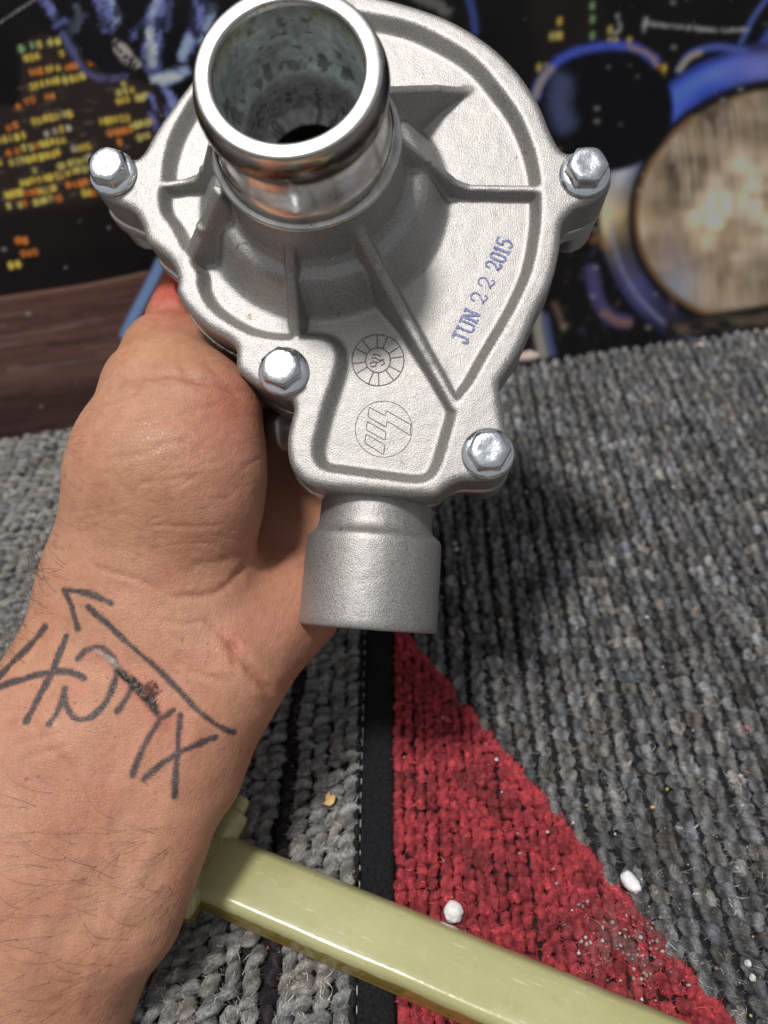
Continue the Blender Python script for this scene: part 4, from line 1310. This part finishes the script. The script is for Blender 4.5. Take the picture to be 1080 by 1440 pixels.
# heel of the hand on the little-finger side
Fh = smin(Fh, cap(cm(336, 930, 219), cm(420, 850, 236), 13, 14), 8)
Fh = smin(Fh, cap(cm(322, 990, 220), cm(296, 1090, 218), 9.5, 8), 8)
# ball of the thumb
ZT_ = np.array([0.22, 0.02, 1.0])
th_ = cap(cm(174, 800, 222), cm(230, 660, 216), 22, 26, ZT_, 0.74)
th_ = smin(th_, cap(cm(230, 660, 216), cm(246, 585, 224), 26, 22, ZT_, 0.78), 8)
th_ = smin(th_, cap(cm(290, 715, 217), cm(292, 585, 219), 13.5, 13.5), 9)
Fh = smin(Fh, th_, 14)
# thumb: first joint runs up behind the flange, the end bends over
Fh = smin(Fh, cap(cm(234, 545, 230), cm(240, 500, 238), 18, 13.0), 6)
Fh = smin(Fh, cap(cm(228, 500, 236), cm(330, 520, 243), 12, 12), 5)
tip = cap(cm(252, 452, 249), cm(276, 395, 257), 11, 9.5)
Fh = smin(Fh, tip, 2.0)
# fingers close round the back of the pump
for base, p1, p2, p3, r0 in ((cm(300, 560, 266), cm(330, 420, 274), cm(420, 330, 272), cm(510, 300, 264), 9.0),
                             (cm(385, 590, 282), cm(440, 440, 284), cm(520, 350, 276), cm(590, 330, 264), 9.2),
                             (cm(460, 625, 284), cm(535, 490, 286), cm(600, 400, 276), cm(650, 370, 264), 8.8),
                             (cm(525, 690, 280), cm(580, 570, 284), cm(630, 490, 276), cm(660, 450, 266), 7.8)):
    fg = smin(cap(base, p1, r0 + 2, r0 + 0.3), smin(cap(p1, p2, r0 + 0.3, r0 - 0.6), cap(p2, p3, r0 - 0.6, r0 - 1.8), 2), 2)
    Fh = smin(Fh, fg, 4)
V, Q = nets(Fh, (gx_[0], gy_[0], gz_[0]), h)
del XX, YY, ZZ, Fh, pal, th_, fg, tip
V = smooth_verts(V, Q, 3, 0.5)
V, Q = subdiv(V, Q)
V = smooth_verts(V, Q, 1, 0.5)


def to_world(P):
    return CAM + 0.001 * (P[:, :1] * RT + P[:, 1:2] * UP + P[:, 2:] * FWD)


pix = np.column_stack([540 + F_PX * V[:, 0] / V[:, 2], 720 - F_PX * V[:, 1] / V[:, 2]])
Nn = vnormals(V, Q)
view = V / np.linalg.norm(V, axis=1, keepdims=True)
front = sstep(0.05, -0.35, (Nn * view).sum(1))
# keep what lies on the near skin only
near = front > 0
disp = np.zeros(len(V))
disp += 0.35 * vnoise(V / 14, 61) + 0.16 * vnoise(V / 5, 62)
z6 = lambda L: [(x / 2.16, 420 + y / 2.16) for x, y in L]
z7 = lambda L: [(x / 2.16, 800 + y / 2.16) for x, y in L]
CRS = [(z6([(775, 745), (745, 775), (700, 790), (640, 803), (560, 815)]), 0.35, 4.5), (z6([(770, 765), (735, 820), (700, 860), (650, 895), (560, 905), (500, 895)]), 0.9, 5),
       (z6([(500, 895), (430, 860), (340, 830), (260, 800)]), 0.45, 4), (z6([(470, 385), (550, 350), (620, 330), (700, 318)]), 0.28, 3.5), (z6([(330, 490), (430, 470), (520, 440), (600, 430)]), 0.25, 4),
       (z6([(420, 560), (520, 552), (620, 540)]), 0.22, 3.5), (z6([(430, 690), (560, 692), (700, 688)]), 0.28, 3), (z6([(500, 752), (590, 742), (660, 745)]), 0.22, 2.5),
       (z6([(330, 420), (400, 395), (500, 372), (640, 330)]), 0.2, 3), (z6([(540, 190), (575, 235), (605, 250), (650, 262)]), 0.6, 5), (z6([(615, 180), (650, 225), (700, 270)]), 0.5, 5),
       (z6([(430, 245), (520, 235), (590, 250), (650, 258), (710, 285), (750, 320)]), 1.0, 5), (z6([(300, 330), (360, 300), (430, 285)]), 0.3, 3),
       (z7([(690, 210), (745, 290), (800, 350), (832, 388)]), 1.6, 6), (z7([(480, 150), (560, 170), (640, 150)]), 0.4, 4), (z7([(600, 130), (660, 180), (700, 240), (720, 320)]), 0.5, 5),
       (z7([(470, 180), (520, 250), (560, 300)]), 0.3, 4), (z7([(560, 300), (640, 330), (720, 340)]), 0.35, 4), (z7([(0, 560), (90, 520), (200, 500)]), 0.25, 5), (z7([(10, 610), (120, 560), (240, 530)]), 0.25, 5)]
cre = np.zeros(len(V))
for pts, dep, wd in CRS:
    d, t = seg_dist(pix, catmull(pts, 5))
    d = d + 1.2 * vnoise(pix * 0.12, 63)
    fade = sstep(0, 0.18, t) * sstep(1, 0.82, t)
    g = np.exp(-(d / wd) ** 2) * fade * near
    disp -= dep * 0.55 * g
    disp += dep * 0.20 * np.exp(-((d - 2.6 * wd) / (1.8 * wd)) ** 2) * fade * near
    cre = np.maximum(cre, g * min(dep, 1.0))
# fine flexure lines
for k in range(190):
    x, y = random.uniform(90, 350), random.uniform(540, 830)
    a = math.radians(random.gauss(-12 + 38 * sstep(700, 820, y), 12)); l = random.uniform(14, 60)
    pts = [(x, y), (x + l * math.cos(a) * .5, y + l * math.sin(a) * .5 + random.gauss(0, 1.5)), (x + l * math.cos(a), y + l * math.sin(a))]
    m = near & (np.abs(pix[:, 0] - x - l / 2) < l) & (np.abs(pix[:, 1] - y) < l)
    d, t = seg_dist(pix[m], pts)
    disp[m] -= 0.11 * np.exp(-(d / 2.0) ** 2) * np.sin(math.pi * t)
# veins and tendons
for pts, a_, wd in (([(60, 1010), (140, 1130), (150, 1260), (110, 1420)], 0.35, 10), ([(280, 1010), (220, 1180), (150, 1340)], 0.35, 12), ([(230, 1000), (120, 1200), (40, 1350)], 0.30, 14)):
    d, t = seg_dist(pix, catmull(pts, 5)); disp += a_ * np.exp(-(d / wd) ** 2) * near

# colour of the skin
skin = np.tile(np.array([[0.485, 0.250, 0.160]]), (len(V), 1))
bl = vnoise(V / 16, 64) * 0.6 + vnoise(V / 6, 65) * 0.4


def blot(cx, cy, rx, ry, c, a):
    global skin
    g = (np.exp(-((pix[:, 0] - cx) / rx) ** 2 - ((pix[:, 1] - cy) / ry) ** 2) * a)[:, None]
    skin = skin * (1 - g) + np.asarray(c) * g


RED, PINK, YELL = (0.40, 0.125, 0.085), (0.50, 0.225, 0.155), (0.46, 0.265, 0.135)
blot(300, 620, 90, 120, PINK, 0.7); blot(330, 560, 50, 60, RED, 0.5); blot(200, 620, 70, 120, YELL, 0.35); blot(400, 780, 70, 90, (0.36, 0.15, 0.10), 0.5)
blot(250, 400, 60, 46, (0.50, 0.085, 0.060), 0.95); blot(240, 490, 60, 25, YELL, 0.5); blot(360, 880, 60, 40, PINK, 0.6); blot(330, 900, 22, 16, RED, 0.5)
blot(150, 1060, 130, 90, PINK, 0.35); blot(110, 1130, 70, 60, RED, 0.18); blot(250, 1030, 40, 20, RED, 0.35); blot(265, 925, 30, 14, RED, 0.45); blot(60, 900, 70, 50, YELL, 0.3)
blot(60, 1390, 200, 110, (0.42, 0.20, 0.125), 0.5)  # shade over the lower forearm painted into the skin colour
skin *= (1 + 0.13 * bl)[:, None]
redn = sstep(0.25, 0.8, vnoise(V / 9, 66))[:, None] * 0.22
skin = skin * (1 - redn) + np.array([[0.48, 0.17, 0.11]]) * redn
skin = skin * (1 - 0.35 * cre[:, None]) + np.array([[0.33, 0.10, 0.065]]) * 0.35 * cre[:, None]
# tattoo strokes on the wrist
zt = lambda L: [(x / 3.176, 820 + y / 3.176) for x, y in L]
TAT = [[(500, 90), (400, 48), (285, 30)], [(285, 30), (320, 110), (345, 205)], [(390, 105), (500, 200), (620, 310), (740, 420), (860, 545), (950, 620), (1040, 665)],
       [(200, 195), (130, 285), (60, 355), (-20, 430)], [(-20, 472), (100, 430), (230, 398), (310, 395), (375, 425)], [(295, 235), (240, 380), (180, 500), (115, 620)],
       [(350, 340), (390, 300), (450, 288), (500, 325), (523, 390), (490, 500), (430, 580), (370, 612), (320, 590), (295, 540), (290, 470)], [(290, 480), (265, 560), (222, 632)],
       [(525, 572), (570, 510), (600, 450)], [(600, 450), (650, 520), (720, 600), (770, 568)], [(720, 600), (660, 700), (615, 790), (592, 862)],
       [(640, 880), (720, 810), (830, 742), (960, 690)], [(805, 590), (795, 720), (785, 850), (778, 950)]]
reg = near & (pix[:, 0] < 360) & (pix[:, 1] > 815) & (pix[:, 1] < 1140)
ir = np.where(reg)[0]
ink = np.zeros(len(ir))
for ln in TAT:
    d, t = seg_dist(pix[ir], catmull(zt(ln), 6))
    wd = 4.3 + 1.3 * vnoise(pix[ir] * 0.06, 67)
    ink = np.maximum(ink, 1 - sstep(wd - 1.8, wd + 2.0, d + 0.9 * vnoise(pix[ir] * 0.5, 68)))
ink *= 0.92 + 0.10 * vnoise(pix[ir] * 0.4, 69)
scl = 1 - 0.55 * (1 - sstep(0.0, 40, np.hypot(pix[ir, 0] - 165, pix[ir, 1] - 925)))
skin[ir] = skin[ir] * (1 - ink * 0.96)[:, None] + np.array([0.028, 0.034, 0.044]) * (ink * 0.96)[:, None]
# healing cut across it
cut = zt([(430, 305), (480, 335), (520, 365), (545, 400), (590, 440), (630, 480), (680, 530), (710, 580)])
d, t = seg_dist(pix[ir], catmull(cut, 5))
g = np.exp(-(d / 16) ** 2)[:, None] * 0.6
skin[ir] = skin[ir] * (1 - g * (1 - ink[:, None])) + np.array([0.50, 0.17, 0.125]) * g * (1 - ink[:, None])
nz = vnoise(pix[ir] * 0.28, 70); nz2 = vnoise(pix[ir] * 0.55, 73)
wdt = np.interp(t, [0, 0.2, 0.35, 0.5, 0.7, 0.85, 1], [2.0, 4.0, 5.0, 7.5, 9.0, 6.5, 2.0])
sc = 1 - sstep(wdt - 1.5, wdt + 1.2, d + 1.6 * nz)
pale = (sc * sstep(0.36, 0.26, t))[:, None]
skin[ir] = skin[ir] * (1 - pale) + np.array([0.30, 0.27, 0.23]) * pale
crust = (sc * sstep(0.28, 0.36, t))[:, None]
cc = np.where((nz2 > 0.3)[:, None], [[0.16, 0.10, 0.06]], [[0.022, 0.020, 0.020]])
skin[ir] = skin[ir] * (1 - crust) + cc * crust
rd = np.exp(-((pix[ir, 0] - 213) / 12) ** 2 - ((pix[ir, 1] - 970) / 12) ** 2)
rdm = sstep(0.3, 0.6, rd + 0.35 * nz + 0.2 * nz2)[:, None]
skin[ir] = skin[ir] * (1 - rdm) + np.array([0.10, 0.022, 0.016]) * rdm
disp[ir] += sc * (0.35 + 0.45 * nz2 + 0.3 * nz)
disp[ir] += 0.25 * np.exp(-(d / 18) ** 2) - 0.15 * rdm[:, 0]
V = V + Nn * disp[:, None]
PW_ = to_world(V)
Q = Q[:, ::-1]                                   # the camera frame is left-handed
org = to_world(W0[None])[0]
o = mk('person', PW_, Q, mat=M_SKIN, col=np.clip(skin, 0.005, 1), origin=org)
tag(o, 'bare forearm and hand with a black wrist tattoo, gripping the pump from behind', 'person')
person = o

# body hair: fine curved strands lying on the skin
Nw = vnormals(PW_, Q)
cand = []
for cx, cy, rx, ry, k in ((45, 800, 45, 55, 64), (30, 870, 40, 40, 36), (20, 960, 40, 60, 11), (240, 1270, 45, 65, 62), (150, 1290, 80, 80, 40), (60, 1230, 90, 70, 34), (100, 1390, 110, 50, 38), (110, 620, 25, 70, 22), (200, 1200, 60, 50, 19)):
    w_ = np.exp(-((pix[:, 0] - cx) / rx) ** 2 - ((pix[:, 1] - cy) / ry) ** 2) * ((Nn * view).sum(1) < 0.45)
    cand.append(rng.choice(len(V), k, p=w_ / w_.sum()))
cand = np.concatenate(cand)
parts = []
FDw = FD[0] * RT + FD[1] * UP + FD[2] * FWD
for i in cand:
    p = PW_[i]; n_ = Nw[i]
    leftside = pix[i, 0] < 100 and pix[i, 1] < 950
    d0 = (np.array([-0.9, 0.2, 0.1]) + 0.3 * UP if leftside else -0.85 * RT - 0.15 * FDw) + rng.normal(0, 0.22, 3)
    d0 -= n_ * (d0 @ n_); d0 /= np.linalg.norm(d0) + 1e-9
    b = np.cross(n_, d0); L = random.uniform(0.007, 0.015) * (0.6 if pix[i, 1] < 720 else 1); cv = random.gauss(0.15, 0.5)
    lift = random.uniform(0.6, 1.4)
    pts = [p - n_ * 0.0003]
    for k in range(1, 8):
        s = k / 7
        pts.append(p + L * (d0 * s + b * cv * s * s) + n_ * (0.0003 + 0.0022 * math.sin(s * 2.3) * lift))
    parts.append(tube(pts, random.uniform(0.00003, 0.00005), 4, np.linspace(1, 0.35, 8)))
HV, HQ = join(parts)
hair = mk('arm_hair', HV - org, HQ, mat=M_HAIR, parent=person)
tag(hair, kind='stuff')
# ------------------------------------------------------------------ plastic bar with a crosspiece, lying on the rugs
ZT = 0.0115
a1, a2 = rug_pt(304, 1172, ZT), rug_pt(272, 1247, ZT)
b1 = rug_pt(958, 1440, ZT)
bd_ = (b1 - a1); bd_[2] = 0; bd_ /= np.linalg.norm(bd_)
bn = np.array([bd_[1], -bd_[0], 0])              # towards the camera
wid = abs((rug_pt(480, 1340, ZT) - a1) @ bn)
bm_ = Matrix(((bd_[0], -bn[0], 0, a1[0] + bn[0] * wid / 2), (bd_[1], -bn[1], 0, a1[1] + bn[1] * wid / 2), (0, 0, 1, 0), (0, 0, 0, 1)))
bar = empty('plastic_bar', mat=bm_)
tag(bar, 'pale olive plastic bar with a small crosspiece at its end, lying across both rugs', 'plastic bar')
hw = wid / 2
sec = [(-hw - .0010, .0006), (-hw - .0016, .0022), (-hw - .0014, .0060), (-hw - .0008, .0092), (-hw + .0003, .0108), (-hw + .0016, .01135), (-hw * .2, .0116), (hw * .2, .0118), (hw * .6, .01185), (hw - .0018, .0117),
       (hw - .0004, .0113), (hw + .0010, .0098), (hw + .0026, .0068), (hw + .0030, .0026), (hw + .0022, .0006), (0, .0003)]
sec = catmull(np.array(sec), 3, True)
ns = len(sec); nl = 150
xs = np.concatenate([[-0.0055, -0.0053, -0.0045], np.linspace(-0.003, 0.26, nl)])
shr = np.concatenate([[0.90, 0.96, 0.99], np.ones(nl)])
V = np.zeros((len(xs), ns, 3))
V[:, :, 0] = xs[:, None]
V[:, :, 1] = sec[None, :, 0] * shr[:, None] * (1 + 0.00 * xs[:, None])
V[:, :, 2] = 0.006 + (sec[None, :, 1] - 0.006) * shr[:, None]
V = V.reshape(-1, 3)
V[:, 2] += 0.00010 * vnoise(V * np.array([60, 160, 1]), 81)
V[:, 1] += 0.00012 * vnoise(V * np.array([90, 1, 1]), 82)
m = len(xs)
i = np.arange(m - 1)[:, None] * ns; j = np.arange(ns)[None]; j2 = (j + 1) % ns
Q = np.stack([i + j, i + j2, i + ns + j2, i + ns + j], -1).reshape(-1, 4)
caps = np.array([(0, k + 1, k, 0) for k in range(1, ns - 1)])
T = np.concatenate([caps[:, [0, 2, 1]], (caps[:, [0, 1, 2]] + (m - 1) * ns)])
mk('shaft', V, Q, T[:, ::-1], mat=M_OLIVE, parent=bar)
h = 0.0006
g1, g2, g3 = np.arange(-0.010, 0.012, h), np.arange(-0.022, 0.028, h), np.arange(-0.003, 0.018, h)
X, Y, Z = np.meshgrid(g1, g2, g3, indexing='ij')


def rbox(cx, cy, cz, ax, ay, az, r):
    qx, qy, qz = np.abs(X - cx) - ax + r, np.abs(Y - cy) - ay + r, np.abs(Z - cz) - az + r
    return np.sqrt(np.maximum(qx, 0) ** 2 + np.maximum(qy, 0) ** 2 + np.maximum(qz, 0) ** 2) + np.minimum(np.maximum(qx, np.maximum(qy, qz)), 0) - r


Fc = rbox(0.0006, 0.0008, 0.0060, 0.0037, 0.0166, 0.0056, 0.0028)
cyl = np.maximum(np.sqrt((X - 0.0009) ** 2 + (Z - 0.0072) ** 2) - 0.0031, np.abs(Y - 0.0035) - 0.0192)
Fc = smin(Fc, cyl, 0.0008)
cyl2 = np.maximum(np.sqrt((X - 0.0010) ** 2 + (Z - 0.0068) ** 2) - 0.0049, np.abs(Y - 0.0135) - 0.0040)
Fc = smin(Fc, cyl2, 0.0008)
V, Q = nets(Fc, (g1[0], g2[0], g3[0]), h)
V = smooth_verts(V, Q, 2, 0.5)
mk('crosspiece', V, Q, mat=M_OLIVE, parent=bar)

# ------------------------------------------------------------------ small things on the rugs
def blob(name, x, y, r, scale, m, seed, z=0.0, rough=0.18, tail=0.0, rz=0.0):
    bm = bmesh.new()
    bmesh.ops.create_icosphere(bm, subdivisions=4, radius=1.0)
    P = np.array([v.co[:] for v in bm.verts])
    P = P * (1 + rough * vnoise(P * 1.1, seed) + rough * 0.4 * vnoise(P * 3, seed + 1))[:, None]
    if tail: P[:, 1] += tail * np.exp(-((P[:, 0] + .3) ** 2 + P[:, 2] ** 2) * 9) * (P[:, 1] > 0.4)
    P = P * np.array(scale) * r
    c, s = math.cos(rz), math.sin(rz)
    P = np.column_stack([P[:, 0] * c - P[:, 1] * s, P[:, 0] * s + P[:, 1] * c, P[:, 2]])
    for v, p in zip(bm.verts, P): v.co = p
    me = bpy.data.meshes.new(name); bm.to_mesh(me); bm.free()
    me.polygons.foreach_set('use_smooth', np.ones(len(me.polygons), bool))
    me.materials.append(m)
    o = bpy.data.objects.new(name, me); COL.objects.link(o)
    o.location = rug_pt(x, y, z)
    return o


tag(blob('foam_pellet', 637, 1284, 0.0031, (0.95, 1.05, 0.95), M_FOAM, 3, 0.0014, 0.20), 'white foam pellet on the red wedge just above the plastic bar', 'foam pellet', 'foam pellets on the rug')
tag(blob('foam_pellet', 886, 1240, 0.0029, (0.8, 1.15, 0.8), M_FOAM, 9, 0.0011, 0.22, 0.15, 0.6), 'white foam pellet on the seam between red wedge and dark grey loops', 'foam pellet', 'foam pellets on the rug')
tag(blob('pebble', 740, 500, 0.0055, (1.3, 0.9, 0.8), M_STONE, 5, 0.003, 0.2), 'pale pinkish pebble on the rug at the foot of the picture', 'pebble')


def flake(name, x, y, L, w_, rz, m, z=0.0012):
    pts = [(0, -.5), (.32, -.38), (.5, -.02), (.38, .22), (.16, .10), (.05, .48), (-.22, .34), (-.30, 0), (-.48, -.22), (-.22, -.40)]
    c, s = math.cos(rz), math.sin(rz)
    t = [(p[0] * w_ * c - p[1] * L * s, p[0] * w_ * s + p[1] * L * c) for p in pts]
    n = len(t); th = 0.0004
    V = [(a, b, th + 0.0006 * math.sin(a * 900)) for a, b in t] + [(a, b, 0.0006 * math.sin(a * 900)) for a, b in t] + [(0, 0, th * 2.2)]
    Q = [(k, n + k, n + (k + 1) % n, (k + 1) % n) for k in range(n)]
    T = [(2 * n, k, (k + 1) % n) for k in range(n)]
    o = mk(name, np.array(V), Q, T, mat=m, smooth=False)
    o.location = rug_pt(x, y, z)
    return o


tag(flake('dry_flake', 463, 1124, 0.0050, 0.0042, 0.2, M_FLAKE), 'small yellow dry flake on the light grey loops left of the black tape', 'flake')
tag(flake('dry_flake', 984, 485, 0.0052, 0.0030, 1.0, M_STONE), 'small pinkish chip on the dark rug by the foot of the picture', 'flake')

# crumbs: tiny bits of grit scattered over the pile
V0, Q0, T0 = sphere(6, 4)
cs = []
def sprinkle(n, fx, fy, rlo, rhi, pal_):
    for _ in range(n):
        x, y = fx(), fy()
        p = rug_pt(x, y, 0.0004)
        if behind(p[0], p[1]) > -0.004: continue
        cs.append((p, random.uniform(rlo, rhi), np.array(random.choice(pal_)) * random.uniform(0.6, 1.1)))
WH, TAN = (0.60, 0.59, 0.58), (0.42, 0.26, 0.12)
sprinkle(110, lambda: random.gauss(885, 50), lambda: random.gauss(1325, 45), 0.00018, 0.00062, [(0.5, 0.48, 0.47), (0.38, 0.33, 0.31), (0.32, 0.25, 0.23), (0.30, 0.22, 0.20)])
sprinkle(90, lambda: random.uniform(560, 1080), lambda: random.uniform(900, 1440), 0.00015, 0.00042, [WH, TAN, (0.5, 0.4, 0.2)])
sprinkle(60, lambda: random.uniform(600, 1080), lambda: random.uniform(520, 920), 0.0002, 0.0006, [WH, TAN])
sprinkle(26, lambda: random.uniform(300, 500), lambda: random.uniform(1020, 1440), 0.0002, 0.0004, [WH, TAN, (0.4, 0.05, 0.05)])
for x, y, r_, c in [(698, 1068, .0007, WH), (806, 1157, .0006, WH), (770, 1170, .0005, WH), (642, 772, .0010, (0.45, 0.55, 0.58)), (640, 764, .0008, (0.45, 0.55, 0.58)), (910, 868, .0008, WH), (978, 856, .0007, TAN), (704, 872, .0009, TAN), (612, 812, .0008, TAN),
                    (1052, 1355, .0012, WH), (1058, 1375, .0010, WH), (938, 1110, .0007, (0.5, 0.42, 0.12)), (918, 1135, .0007, (0.5, 0.42, 0.12)), (1048, 1025, .0006, (0.4, 0.05, 0.06))]:
    cs.append((rug_pt(x, y, 0.0008), r_, np.array(c)))
n = len(cs); mV = len(V0)
SCL = np.array([c[1] for c in cs])[:, None, None] * rng.uniform(0.6, 1.3, (n, 1, 3))
P = V0[None] * SCL
P = P * (1 + 0.25 * vnoise((V0[None] * 1.3 + np.arange(n)[:, None, None] * 3.7).reshape(-1, 3), 91).reshape(n, mV))[..., None]
V = (P + np.array([c[0] for c in cs])[:, None]).reshape(-1, 3)
off = (np.arange(n) * mV)[:, None, None]
o = mk('crumbs', V, (Q0[None] + off).reshape(-1, 4), (T0[None] + off).reshape(-1, 3), mat=M_CRUMB, col=np.repeat(np.array([c[2] for c in cs]), mV, 0), smooth=False)
tag(o, 'pale grit and crumbs scattered over the rugs', 'crumbs', kind='stuff')
